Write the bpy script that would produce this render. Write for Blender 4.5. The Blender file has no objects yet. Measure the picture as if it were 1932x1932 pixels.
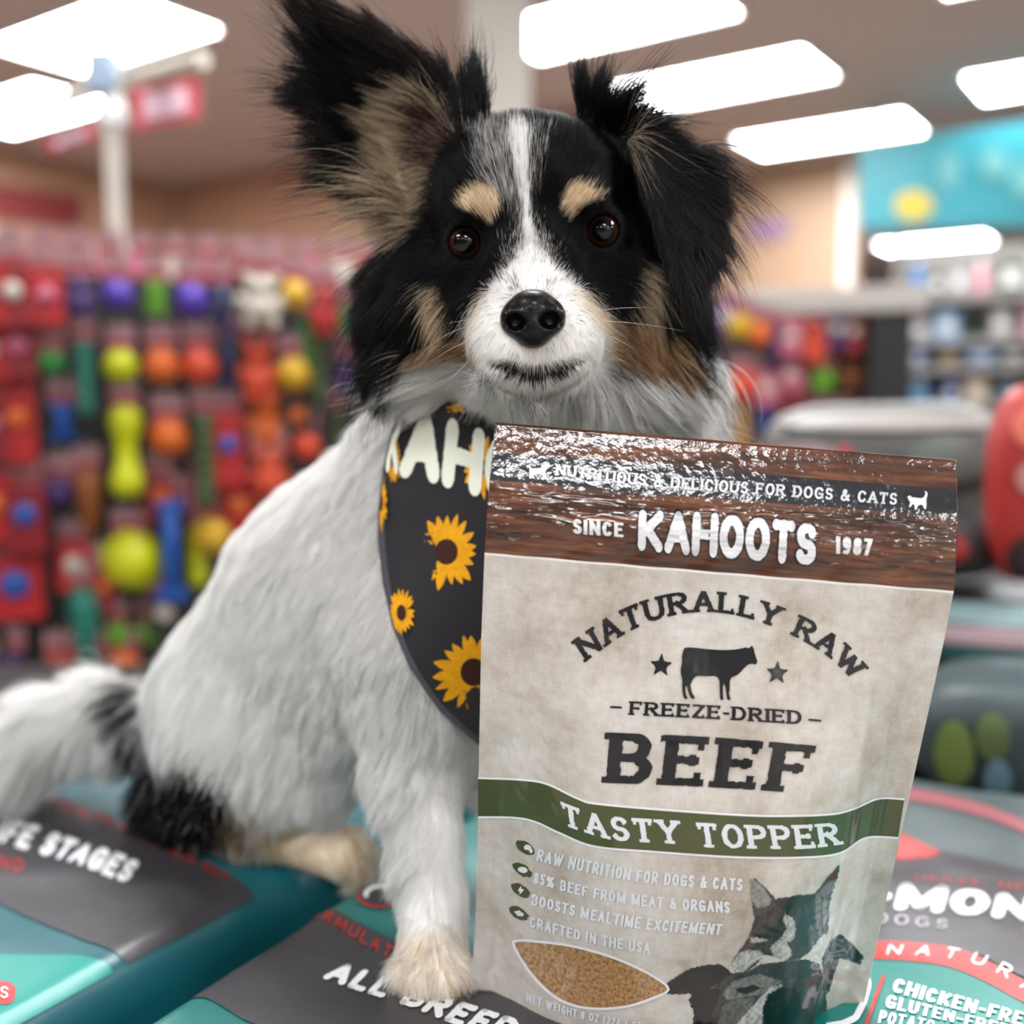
import bpy, bmesh, math, random
import numpy as np
from mathutils import Vector, Matrix

# ------------------------------------------------------------------ camera, world, lights, exposure
SC = bpy.context.scene
COL = SC.collection
F_PX = 2000.0                      # focal length for the 1932 px frame
CAM_Z = 1.25
PITCH = math.atan((966 - 780) / F_PX)
SP, CP = math.sin(PITCH), math.cos(PITCH)
cam = bpy.data.cameras.new('camera')
cam.sensor_width = 36.0
cam.lens = 36.0 * F_PX / 1932.0
cam.clip_start = 0.05
cam.dof.use_dof = True
cam.dof.focus_distance = 0.468
cam.dof.aperture_fstop = 3.3
cam_o = bpy.data.objects.new('camera', cam)
cam_o.location = (0, 0, CAM_Z)
cam_o.rotation_euler = (math.pi / 2 - PITCH, 0, 0)
COL.objects.link(cam_o)
SC.camera = cam_o
SC.view_settings.view_transform = 'Standard'
SC.view_settings.look = 'None'
SC.view_settings.exposure = 0.40
SC.view_settings.gamma = 1.0
SC.view_settings.use_curve_mapping = False
world = bpy.data.worlds.new('world')
SC.world = world
world.use_nodes = True
world.node_tree.nodes['Background'].inputs[0].default_value = (0.9, 0.95, 1.0, 1)
world.node_tree.nodes['Background'].inputs[1].default_value = 0.25
SC.cycles.max_bounces = 5
SC.cycles.diffuse_bounces = 3
SC.cycles.glossy_bounces = 3
SC.cycles.transmission_bounces = 3
SC.cycles.caustics_reflective = False
SC.cycles.caustics_refractive = False
SC.cycles.use_light_tree = False
LIGHT_STRENGTH = 26.0               # emission of every ceiling light's diffuser
LIGHT_COLOR = (0.97, 0.985, 1.0)

# ------------------------------------------------------------------ helpers
def cam2w(X, Y, Z):
    """camera-aligned right / up / depth (metres from the lens) -> world"""
    X = np.asarray(X, float); Y = np.asarray(Y, float); Z = np.asarray(Z, float)
    return np.stack([X, Z * CP + Y * SP, CAM_Z - Z * SP + Y * CP], -1)
def w2cam(P):
    P = np.asarray(P, float)
    y = P[..., 1]; z = P[..., 2] - CAM_Z
    return np.stack([P[..., 0], y * SP + z * CP, y * CP - z * SP], -1)
def c3(px, py, d):
    return np.array([(px - 966) / F_PX * d, (966 - py) / F_PX * d, d])
def at(px, py, d):
    return cam2w(*c3(px, py, d))
def on_z(px, py, z):
    r = at(px, py, 1.0) - np.array([0, 0, CAM_Z])
    return np.array([0, 0, CAM_Z]) + r * ((z - CAM_Z) / r[2])

def srgb(r, g, b):
    f = lambda c: c / 12.92 if c <= 0.04045 else ((c + 0.055) / 1.055) ** 2.4
    return (f(r / 255), f(g / 255), f(b / 255))

MATS = {}
def mat(name, col, rough=0.5, spec=0.5, coat=0.0, metal=0.0, emit=None, strength=0.0, noise=None, bump=None, sheen=0.0, coat_rough=0.05):
    """principled material; noise=(scale, amount) varies the colour, bump=(scale, strength)"""
    if name in MATS: return MATS[name]
    m = bpy.data.materials.new(name); m.use_nodes = True
    nt = m.node_tree; b = nt.nodes['Principled BSDF']
    b.inputs['Base Color'].default_value = (*col, 1)
    b.inputs['Roughness'].default_value = rough
    b.inputs['Specular IOR Level'].default_value = spec
    b.inputs['Coat Weight'].default_value = coat
    b.inputs['Coat Roughness'].default_value = coat_rough
    b.inputs['Metallic'].default_value = metal
    b.inputs['Sheen Weight'].default_value = sheen
    if emit:
        b.inputs['Emission Color'].default_value = (*emit, 1)
        b.inputs['Emission Strength'].default_value = strength
    tc = None
    if noise or bump:
        tc = nt.nodes.new('ShaderNodeTexCoord')
    if noise:
        n = nt.nodes.new('ShaderNodeTexNoise'); n.inputs['Scale'].default_value = noise[0]; n.inputs['Detail'].default_value = 4
        nt.links.new(tc.outputs['Object'], n.inputs['Vector'])
        mx = nt.nodes.new('ShaderNodeMix'); mx.data_type = 'RGBA'
        lo = tuple(c * (1 - noise[1]) for c in col); hi = tuple(min(1, c * (1 + noise[1])) for c in col)
        mx.inputs[6].default_value = (*lo, 1); mx.inputs[7].default_value = (*hi, 1)
        nt.links.new(n.outputs['Fac'], mx.inputs[0]); nt.links.new(mx.outputs[2], b.inputs['Base Color'])
    if bump:
        n = nt.nodes.new('ShaderNodeTexNoise'); n.inputs['Scale'].default_value = bump[0]; n.inputs['Detail'].default_value = 3
        nt.links.new(tc.outputs['Object'], n.inputs['Vector'])
        bp = nt.nodes.new('ShaderNodeBump'); bp.inputs['Strength'].default_value = bump[1]; bp.inputs['Distance'].default_value = 0.01
        nt.links.new(n.outputs['Fac'], bp.inputs['Height']); nt.links.new(bp.outputs['Normal'], b.inputs['Normal'])
    MATS[name] = m
    return m

def tag(o, label=None, cat=None, group=None, kind=None):
    if label: o['label'] = label
    if cat: o['category'] = cat
    if group: o['group'] = group
    if kind: o['kind'] = kind
    return o
def link(o, parent=None):
    COL.objects.link(o)
    if parent: o.parent = parent
    return o
def mk(name, verts, faces, material=None, parent=None, smooth=False):
    """one mesh object; verts in the parent's space"""
    me = bpy.data.meshes.new(name)
    me.from_pydata([tuple(map(float, v)) for v in verts], [], [tuple(map(int, f)) for f in faces])
    me.update()
    if material: me.materials.append(material)
    if smooth: me.polygons.foreach_set('use_smooth', np.ones(len(me.polygons), bool))
    return link(bpy.data.objects.new(name, me), parent)
def empty(name, loc=(0, 0, 0), rz=0.0):
    o = bpy.data.objects.new(name, None)
    o.empty_display_size = 0.05
    o.location = [float(c) for c in loc]; o.rotation_euler = (0, 0, rz)
    return link(o)

class MB:
    """collects simple shapes into one mesh"""
    def __init__(self): self.v = []; self.f = []
    def add(self, v, f):
        n = len(self.v); self.v += [tuple(map(float, q)) for q in v]; self.f += [tuple(int(i) + n for i in q) for q in f]; return self
    def box(self, x0, x1, y0, y1, z0, z1):
        return self.add([(x0,y0,z0),(x1,y0,z0),(x1,y1,z0),(x0,y1,z0),(x0,y0,z1),(x1,y0,z1),(x1,y1,z1),(x0,y1,z1)],
                        [(0,3,2,1),(4,5,6,7),(0,1,5,4),(1,2,6,5),(2,3,7,6),(3,0,4,7)])
    def bbox(self, x0, x1, y0, y1, z0, z1, b):
        """box with chamfered edges"""
        bm = bmesh.new(); bmesh.ops.create_cube(bm, size=1)
        for v in bm.verts:
            v.co = Vector(((x0+x1)/2 + v.co.x*(x1-x0), (y0+y1)/2 + v.co.y*(y1-y0), (z0+z1)/2 + v.co.z*(z1-z0)))
        bmesh.ops.bevel(bm, geom=list(bm.edges), offset=b, segments=2, affect='EDGES', profile=0.5)
        bm.verts.index_update()
        self.add([v.co for v in bm.verts], [[v.index for v in f.verts] for f in bm.faces]); bm.free(); return self
    def lathe(self, prof, n=20, axis='z', c=(0,0,0)):
        """prof: list of (r, h)"""
        v = []; f = []
        for r, h in prof:
            for k in range(n):
                a = 2*math.pi*k/n; p = (r*math.cos(a), r*math.sin(a), h)
                if axis == 'x': p = (h, r*math.cos(a), r*math.sin(a))
                if axis == 'y': p = (r*math.cos(a), h, -r*math.sin(a))
                v.append((p[0]+c[0], p[1]+c[1], p[2]+c[2]))
        for i in range(len(prof)-1):
            for k in range(n):
                f.append((i*n+k, i*n+(k+1)%n, (i+1)*n+(k+1)%n, (i+1)*n+k))
        f.append(tuple(range(n))[::-1]); f.append(tuple((len(prof)-1)*n+k for k in range(n)))
        return self.add(v, f)
    def ball(self, c, r, n=16, m=10):
        rr = r if hasattr(r, '__len__') else (r, r, r)
        pr = [(max(1e-5, math.sin(math.pi*i/m)), -math.cos(math.pi*i/m)) for i in range(m+1)]
        k = len(self.v); self.lathe(pr, n)
        self.v[k:] = [(c[0]+x*rr[0], c[1]+y*rr[1], c[2]+z*rr[2]) for x, y, z in self.v[k:]]
        return self
    def tube(self, pts, r, n=8):
        pts = [np.asarray(p, float) for p in pts]; v = []; f = []
        for i, p in enumerate(pts):
            t = pts[min(i+1, len(pts)-1)] - pts[max(i-1, 0)]; t /= np.linalg.norm(t) + 1e-12
            a = np.cross(t, (0.31, 0.2, 0.93)); a /= np.linalg.norm(a) + 1e-9; b = np.cross(t, a)
            rr = r[i] if hasattr(r, '__len__') else r
            for k in range(n):
                w = 2*math.pi*k/n; v.append(p + rr*(math.cos(w)*a + math.sin(w)*b))
        for i in range(len(pts)-1):
            for k in range(n): f.append((i*n+k, i*n+(k+1)%n, (i+1)*n+(k+1)%n, (i+1)*n+k))
        f.append(tuple(range(n))[::-1]); f.append(tuple((len(pts)-1)*n+k for k in range(n)))
        return self.add(v, f)
    def build(self, name, material, parent=None, smooth=False):
        return mk(name, self.v, self.f, material, parent, smooth)

def hash_noise(P, scale, seed=0):
    """smooth value noise in [-1, 1] on an (n, k) array"""
    P = np.asarray(P, float) * scale; n, k = P.shape
    i0 = np.floor(P).astype(np.int64); fr = P - i0; fr = fr*fr*(3 - 2*fr)
    out = np.zeros(n)
    for c in range(2**k):
        w = np.ones(n); h = np.full(n, seed*7919 + 17, np.int64)
        for j in range(k):
            bit = (c >> j) & 1
            w = w * (fr[:, j] if bit else 1 - fr[:, j])
            h = (h*1103515245 + (i0[:, j] + bit)*(374761393 + 668265263*j)) & 0x7fffffff
            h = (h ^ (h >> 13)) * 1274126177 & 0x7fffffff
        out += w * ((h & 0xffff) / 32767.5 - 1)
    return out
# ------------------------------------------------------------------ the shop: shell
AXU = np.array([math.cos(math.radians(-35)), math.sin(math.radians(-35)), 0])   # the shop's own axes
AXV = np.array([-AXU[1], AXU[0], 0])
CEIL = 3.25
def plane_uv(o, a, b): return [o, o + a, o + a + b, o + b]
def slab(name, poly, z0, z1, material):
    n = len(poly)
    v = [(p[0], p[1], z0) for p in poly] + [(p[0], p[1], z1) for p in poly]
    f = [tuple(range(n))[::-1], tuple(range(n, 2*n))] + [(i, (i+1) % n, n+(i+1) % n, n+i) for i in range(n)]
    return tag(mk(name, v, f, material), kind='structure')

m_ceil = mat('ceiling_paint', srgb(172, 156, 150), 0.8, noise=(3, 0.03))
m_floor = mat('shop_floor', srgb(166, 158, 151), 0.35, noise=(2, 0.1))
m_wall = mat('wall_paint', srgb(222, 216, 208), 0.7, noise=(2, 0.03))
m_wood1 = mat('pale_cladding', srgb(172, 142, 117), 0.6, noise=(9, 0.06))
m_wood2 = mat('brown_cladding', srgb(168, 128, 104), 0.6, noise=(9, 0.10))

Cl = on_z(330, 352, CEIL)           # corner of the far left walls
Cr = on_z(1622, 302, CEIL)          # right end of the pale wall
P_l0 = Cl - AXV * 14                  # left wall runs towards the camera
P_r0 = Cl + AXU * 4.4
Pj = Cr - AXU * 2.6                   # left end of the pale wall, hidden behind the dog
far = Cr + np.array([Cr[0]-.35, Cr[1], 0])/np.hypot(Cr[0]-.35, Cr[1]) * 8.5
P_rr = far + AXU * 14
R_back = P_rr - AXV * 24
L_back = P_l0
def wall(name, a, b, material, th=0.12, z1=CEIL):
    a = np.array(a); b = np.array(b); d = (b - a) / np.linalg.norm(b - a); n = np.array([-d[1], d[0], 0])
    return slab(name, [a, b, b + n*th, a + n*th], 0, z1, material)
floor_poly = [L_back - AXU*1, P_l0 + AXV*24, P_rr + AXV*2, R_back + AXU*1, R_back - AXV*4]
slab('floor', [(-16, -14), (26, -14), (26, 30), (-16, 30)], -0.1, 0, m_floor)
slab('ceiling', [(-16, -14), (26, -14), (26, 30), (-16, 30)], CEIL, CEIL + 0.1, m_ceil)
wall('wall_left', P_l0, Cl, m_wood2)
wall('wall_rear', Cl, P_r0, m_wood2)
wall('wall_return', P_r0, Pj, m_wood1) if np.dot(Pj - P_r0, AXV) > 0 else wall('wall_return', Pj, P_r0, m_wood1)
wr = wall('wall_back', Pj, Cr, m_wood1)
wall('wall_side', Cr, far, m_wall)
wall('wall_far', far, P_rr, m_wall)
wall('wall_right', P_rr, R_back, m_wall)
wall('wall_front', R_back, P_l0, mat('wall_front_paint', srgb(112,106,100), .7, noise=(2, .03)))
# vertical board joints on the pale wall: boards stand proud one by one
def boards(parent, a, b, w, z0, z1, material, name='cladding_board'):
    a = np.array(a); b = np.array(b); L = np.linalg.norm(b - a); d = (b - a) / L; n = -np.array([-d[1], d[0], 0])
    k = int(L / w)
    m0 = MB().bbox(0.004, w - 0.004, 0, 0.014, z0, z1, 0.003)
    me = None
    for i in range(k):
        if me is None:
            o = m0.build(name, material, parent); me = o.data
        else:
            o = link(bpy.data.objects.new(name, me), parent)
        p = a + d * (i * w); ang = math.atan2(d[1], d[0])
        o.location = (float(p[0]), float(p[1]), 0); o.rotation_euler = (0, 0, ang); o.scale = (1, -1, 1)
boards(wr, Pj, Cr, 0.20, 0.02, CEIL - 0.02, m_wood1)
bpy.data.objects['wall_rear']
boards(bpy.data.objects['wall_rear'], Cl, P_r0, 0.30, 0.02, CEIL - 0.02, m_wood2)
boards(bpy.data.objects['wall_left'], Cl - AXV*6, Cl, 0.30, 0.02, CEIL - 0.02, m_wood2)

# ceiling lights: recessed 0.6 x 1.2 m troffers on the shop's grid
m_diff = mat('light_diffuser', (0.9, 0.9, 0.9), 0.5, emit=LIGHT_COLOR, strength=LIGHT_STRENGTH)
m_frame = mat('light_frame', (0.8, 0.8, 0.8), 0.5)
def ceiling_light(c, label, i=[0]):
    o = empty('ceiling_light', (c[0], c[1], CEIL), math.atan2(AXU[1], AXU[0]))
    fr = MB(); a, b, t = 0.61, 0.305, 0.02
    fr.box(-a, a, -b, -b+t, -0.03, 0).box(-a, a, b-t, b, -0.03, 0).box(-a, -a+t, -b+t, b-t, -0.03, 0).box(a-t, a, -b+t, b-t, -0.03, 0)
    fr.build('frame', m_frame, o)
    d = MB().box(-a+t, a-t, -b+t, b-t, -0.022, -0.004).build('diffuser', m_diff, o)
    tag(o, label, 'ceiling light', 'troffer lights in the shop ceiling')
k_ = (CEIL - CAM_Z) / 1.75
seen = [((-1.89, 5.07), 'bright ceiling light at the upper left above the pole sign'),
        ((-2.80, 6.25), 'ceiling light partly hidden behind the hanging red sign at the far left'),
        ((0.42, 4.87), 'bright ceiling light beside the white column above the dog'),
        ((1.10, 5.73), 'ceiling light just above the dog\'s folded ear'),
        ((1.97, 6.80), 'ceiling light touching the top corner of the teal sign'),
        ((2.90, 5.56), 'ceiling light cut by the right picture edge'),
        ((2.08, 4.07), 'ceiling light only just showing at the top right edge'),
        ((4.30, 11.0), 'distant ceiling light seen just under the teal sign')]
lp = []
for (x, y), lab in seen:
    p = np.array([x * k_, y * k_, 0]); lp.append(p); ceiling_light(p, lab)
O3 = np.array([0.5, -2.6, 0])      # unseen lights overhead and behind the camera, wider grid shifted for pouch glare
for i in range(-3, 4):
    for j in range(-3, 3):
        p = O3 + AXU * (2.9 * i) + AXV * (3.2 * j)
        if p[1] > 3.4 or p[1] < -9 or abs(p[0]) > 5.5: continue
        ceiling_light(p, 'ceiling light overhead, outside the picture')

# white column in front of the rear wall
colp = on_z(940, 150, CEIL) * 0.62; colp[2] = 0
cm = MB().bbox(-0.088, 0.088, -0.088, 0.088, 0, CEIL, 0.012)
co = cm.build('column', mat('column_paint', srgb(200, 196, 186), 0.6)); co.location = colp.tolist(); co.rotation_euler = (0, 0, math.radians(-35))
tag(co, kind='structure')
# ------------------------------------------------------------------ lettering: a small stroke alphabet
def arc(cx, cy, rx, ry, a0, a1, n=16):
    return [(cx + rx*math.cos(math.radians(a0 + (a1-a0)*i/n)), cy + ry*math.sin(math.radians(a0 + (a1-a0)*i/n))) for i in range(n+1)]
ST = ([(0,0),(0,1)], 'ab')
GL = {
 'A': (.95, [([(0,0),(.5,1)],'a'), ([(1,0),(.5,1)],'a'), ([(.2,.34),(.8,.34)],'')]),
 'B': (.85, [ST, ([(0,1)]+arc(.5,.76,.42,.24,90,-90)+[(0,.52)],''), ([(0,.52)]+arc(.52,.26,.48,.26,90,-90)+[(0,0)],'')]),
 'C': (.85, [(arc(.52,.5,.52,.5,42,318),'')]),
 'D': (.9, [ST, ([(0,1)]+arc(.4,.5,.6,.5,90,-90)+[(0,0)],'')]),
 'E': (.8, [ST, ([(0,1),(1,1)],'h'), ([(0,.52),(.75,.52)],'h'), ([(0,0),(1,0)],'h')]),
 'F': (.78, [ST, ([(0,1),(1,1)],'h'), ([(0,.5),(.72,.5)],'h')]),
 'G': (.9, [(arc(.52,.5,.52,.5,42,330),''), ([(.6,.44),(1,.44)],''), ([(.98,.44),(.98,.08)],'')]),
 'H': (.95, [ST, ([(1,0),(1,1)],'ab'), ([(0,.5),(1,.5)],'')]),
 'I': (.16, [([(.5,0),(.5,1)],'ab')]),
 'K': (.92, [ST, ([(.05,.4),(1,1)],'b'), ([(.3,.56),(1,0)],'b')]),
 'L': (.75, [ST, ([(0,0),(1,0)],'h')]),
 'M': (1.15, [([(0,0),(0,1)],'ab'), ([(0,1),(.5,.1)],''), ([(.5,.1),(1,1)],''), ([(1,1),(1,0)],'ab')]),
 'N': (.95, [([(0,0),(0,1)],'ab'), ([(0,1),(1,0)],''), ([(1,0),(1,1)],'b')]),
 'O': (.9, [(arc(.5,.5,.5,.5,90,450,28),'c')]),
 'P': (.82, [ST, ([(0,1)]+arc(.48,.74,.5,.26,90,-90)+[(0,.48)],'')]),
 'R': (.9, [ST, ([(0,1)]+arc(.45,.75,.47,.25,90,-90)+[(0,.5)],''), ([(.42,.5),(1,0)],'b')]),
 'S': (.75, [(arc(.5,.75,.47,.25,25,270,14)+arc(.5,.25,.5,.25,90,-155,14)[1:],'')]),
 'T': (.85, [([(.5,0),(.5,1)],'a'), ([(0,1),(1,1)],'t')]),
 'U': (.9, [([(0,1),(0,.36)]+arc(.5,.34,.5,.34,180,360)+[(1,.36),(1,1)],'ab')]),
 'V': (.9, [([(0,1),(.5,0)],'a'), ([(.5,0),(1,1)],'b')]),
 'W': (1.3, [([(0,1),(.27,0)],'a'), ([(.27,0),(.5,.85)],''), ([(.5,.85),(.73,0)],''), ([(.73,0),(1,1)],'b')]),
 'X': (.9, [([(0,0),(1,1)],'ab'), ([(0,1),(1,0)],'ab')]),
 'Y': (.92, [([(0,1),(.5,.46)],'a'), ([(1,1),(.5,.46)],'a'), ([(.5,.46),(.5,0)],'b')]),
 'Z': (.8, [([(0,1),(1,1)],''), ([(1,1),(0,0)],''), ([(0,0),(1,0)],'h')]),
 '&': (.95, [([(1,0),(.3,.66),(.24,.82),(.32,.95),(.44,1),(.56,.94),(.6,.82),(.5,.66),(.14,.42),(.05,.26),(.08,.1),(.25,0),(.45,0),(.68,.1),(.85,.28),(.95,.5)],'')]),
 '%': (1.1, [(arc(.2,.78,.2,.22,0,360,14),'c'), (arc(.8,.22,.2,.22,0,360,14),'c'), ([(.15,0),(.85,1)],'')]),
 '-': (.4, [([(0,.45),(1,.45)],'')]), '.': (.15, [([(.5,0),(.5,.08)],'')]), ',': (.15, [([(.5,.06),(.3,-.12)],'')]),
 '(': (.3, [(arc(1,.5,.9,.6,120,240,8),'')]), ')': (.3, [(arc(0,.5,.9,.6,60,-60,8),'')]),
 '0': (.7, [(arc(.5,.5,.5,.5,90,450,24),'c')]), '1': (.4, [([(.1,.82),(.6,1)],''), ([(.6,1),(.6,0)],'')]),
 '2': (.7, [(arc(.5,.72,.48,.28,165,-30)+[(0,0)],''), ([(0,0),(1,0)],'')]),
 '3': (.7, [(arc(.45,.75,.45,.25,140,-90,10)+arc(.45,.25,.5,.25,90,-140,10),'')]),
 '5': (.7, [([(.95,1),(.1,1)],''), ([(.1,1),(.08,.55)]+arc(.45,.32,.53,.32,120,-145),'')]),
 '6': (.7, [([(.85,.95),(.5,1),(.2,.85),(.03,.5)]+arc(.5,.3,.48,.3,180,540,18),'')]),
 '7': (.65, [([(0,1),(1,1)],''), ([(1,1),(.35,0)],'')]),
 '8': (.7, [(arc(.5,.76,.42,.24,90,450,16),'c'), (arc(.5,.26,.5,.26,90,450,16),'c')]),
 '9': (.7, [([(.15,.05),(.5,0),(.8,.15),(.97,.5)]+arc(.5,.7,.48,.3,0,-360,18),'')]),
}
STY = {  # stem, thin, serif reach, roughness, round caps, tracking, width factor, slant
 'serif':  dict(tv=.255, th=.155, sf=.11, rough=.010, rnd=False, tr=.19, wf=1.12, sl=0),
 'heavy':  dict(tv=.29, th=.155, sf=.10, rough=.009, rnd=False, tr=.22, wf=1.12, sl=0),
 'sans':   dict(tv=.235, th=.175, sf=0, rough=0, rnd=False, tr=.12, wf=.72, sl=0),
 'brush':  dict(tv=.29, th=.23, sf=0, rough=.006, rnd=True, tr=.06, wf=1.0, sl=.10),
 'marker': dict(tv=.275, th=.225, sf=0, rough=.01, rnd=True, tr=.15, wf=1.02, sl=.16),
 'thin':   dict(tv=.12, th=.12, sf=0, rough=0, rnd=True, tr=.45, wf=.95, sl=0),
}
def resample(p, step):
    p = np.asarray(p, float); d = np.r_[0, np.cumsum(np.hypot(*np.diff(p, axis=0).T))]
    n = max(2, int(math.ceil(d[-1]/step))+1); s = np.linspace(0, d[-1], n)
    return np.stack([np.interp(s, d, p[:,0]), np.interp(s, d, p[:,1])], 1)
def glyph(ch, st, rng, grow=0.0):
    w, strokes = GL[ch]; tv, th = st['tv']+grow, st['th']+grow; t0v, t0h = st['tv'], st['th']
    W = max(w*st['wf'], t0v+(.16 if ch in '-%()' else 0)); V_, F_ = [], []
    def strip(P, hw, close=False):
        T = np.gradient(P, axis=0)
        if close: T[0] = T[-1] = P[1]-P[-2]
        T /= np.linalg.norm(T, axis=1)[:,None]+1e-9; N = np.stack([-T[:,1], T[:,0]], 1)
        h = hw(T)
        a = P + N*(h + rng.normal(0, st['rough'], len(P)))[:,None]; b = P - N*(h + rng.normal(0, st['rough'], len(P)))[:,None]
        if close: a[-1] = a[0]; b[-1] = b[0]
        n0 = len(V_)
        for q, r in zip(a, b): V_.append(q); V_.append(r)
        for i in range(len(P)-1): F_.append((n0+2*i, n0+2*i+2, n0+2*i+3, n0+2*i+1))
    def disc(c, r):
        n0 = len(V_); V_.append(c)
        for k in range(12): V_.append(c + r*np.array([math.cos(k*math.pi/6), math.sin(k*math.pi/6)]))
        for k in range(12): F_.append((n0, n0+1+k, n0+1+(k+1) % 12))
    for pts, fl in strokes:
        P = np.asarray(pts, float); P = np.stack([P[:,0]*(W-t0v)+t0v/2, P[:,1]*(1-t0h)+t0h/2], 1)
        raw = P.copy(); closed = 'c' in fl
        hw = lambda T: (th + (tv-th)*np.abs(T[:,1])**1.0)/2
        if st['rnd']:
            if not closed: disc(P[0], tv/2*.96); disc(P[-1], tv/2*.96)
        elif not closed:
            for e, q in ((0,1), (-1,-2)):
                d = P[e]-P[q]; L = np.linalg.norm(d); ext = (t0v if abs(d[0]) > abs(d[1]) else t0h)/2
                P[e] = P[e] + d/L*ext
        P = resample(P, .06)
        strip(P, hw, closed)
        if st['sf']:
            for e, key in ((0,'a'), (-1,'b')):
                if key in fl:
                    y = t0h*.42 if raw[e][1] < .5 else 1-t0h*.42; x = raw[e][0]; r = t0v/2+st['sf']
                    strip(resample([(x-r,y),(x+r,y)], .05), lambda T: np.full(len(T), t0h*.42))
            ends = [(raw[-1], -1)] if 'h' in fl else ([(raw[0], 1), (raw[-1], -1)] if 't' in fl else [])
            for (x, y), _s in ends:
                lo, hi = (y-.2, y+t0h/2) if y > .8 else ((y-t0h/2, y+.2) if y < .2 else (y-.11, y+.11))
                strip(resample([(x,lo),(x,hi)], .05), lambda T: np.full(len(T), t0h*.45))
    V2 = np.array(V_)
    if not st['rnd']: V2[:,1] = np.clip(V2[:,1], -.14 if ch in ',()' else 0-grow/2, 1+grow/2)
    V2[:,0] += V2[:,1]*st['sl']
    return W, V2, F_
def text2d(s, style, seed=1, grow=0.0, tr=None):
    """-> verts (x in 0..1 over the whole line, y in 0..1), faces"""
    st = STY[style]; rng = np.random.default_rng(seed); x = 0; VV, FF = [], []; n = 0
    tr = st['tr'] if tr is None else tr
    for ch in s:
        if ch == ' ': x += .42*st['wf']+tr; continue
        w, v, f = glyph(ch, st, rng, grow)
        v = v.copy(); v[:,0] += x; VV.append(v); FF += [tuple(i+n for i in q) for q in f]; n += len(v)
        x += w + tr
    VV = np.concatenate(VV); x -= tr
    VV[:,0] /= x
    return VV, FF
def curve_through(pts):
    """smooth path through points, parameter 0..1 by arc length"""
    p = np.asarray(pts, float)
    if len(p) > 2:
        q = []
        for i in range(len(p)-1):
            p0, p1, p2, p3 = p[max(i-1,0)], p[i], p[i+1], p[min(i+2,len(p)-1)]
            for t in np.linspace(0, 1, 12, endpoint=False):
                q.append(.5*((2*p1)+(-p0+p2)*t+(2*p0-5*p1+4*p2-p3)*t*t+(-p0+3*p1-3*p2+p3)*t**3))
        q.append(p[-1]); p = np.array(q)
    d = np.r_[0, np.cumsum(np.hypot(*np.diff(p, axis=0).T))]; d /= d[-1]
    def f(s):
        s = np.asarray(s, float)
        x = np.interp(s, d, p[:,0]); y = np.interp(s, d, p[:,1])
        g0 = (p[1]-p[0])/(d[1]-d[0]); g1 = (p[-1]-p[-2])/(d[-1]-d[-2])
        lo = np.minimum(s, 0); hi = np.maximum(s-1, 0)
        return np.stack([x+lo*g0[0]+hi*g1[0], y+lo*g0[1]+hi*g1[1]], -1)
    return f
def fit_line(v2, base, top):
    """bend a text line between a base path and a top path"""
    B, T = curve_through(base)(v2[:,0]), curve_through(top)(v2[:,0])
    return B + (T-B)*v2[:,1:2]
def inside(poly, P):
    poly = np.asarray(poly, float); x, y = P[:,0], P[:,1]; r = np.zeros(len(P), bool); j = len(poly)-1
    for i in range(len(poly)):
        xi, yi = poly[i]; xj, yj = poly[j]
        c = ((yi > y) != (yj > y)) & (x < (xj-xi)*(y-yi)/(yj-yi+1e-12)+xi); r ^= c; j = i
    return r
def poly_dist(poly, P):
    """signed distance to a polygon, negative inside"""
    poly = np.asarray(poly, float); d = np.full(len(P), 1e9)
    for i in range(len(poly)):
        a, b = poly[i-1], poly[i]; ab = b-a; t = np.clip(((P-a)@ab)/(ab@ab+1e-12), 0, 1)
        d = np.minimum(d, np.hypot(*(P-a-t[:,None]*ab).T))
    return np.where(inside(poly, P), -d, d)
def fill_poly(poly, step):
    """triangulated polygon with interior points so that it can follow a curved sheet"""
    from mathutils.geometry import delaunay_2d_cdt
    p = resample(np.vstack([poly, poly[:1]]), step)[:-1]
    x0, y0 = p.min(0); x1, y1 = p.max(0)
    gx, gy = np.meshgrid(np.arange(x0, x1, step), np.arange(y0, y1, step)); g = np.stack([gx.ravel(), gy.ravel()], 1)
    if len(g): g = g[poly_dist(p, g) < -step*.5]
    vs = np.vstack([p, g]) if len(g) else p
    r = delaunay_2d_cdt([Vector((float(q[0]), float(q[1]))) for q in vs], [], [list(range(len(p)))], 1, 1e-6)
    return np.array([(v.x, v.y) for v in r[0]]), [tuple(f) for f in r[2]]
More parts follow.
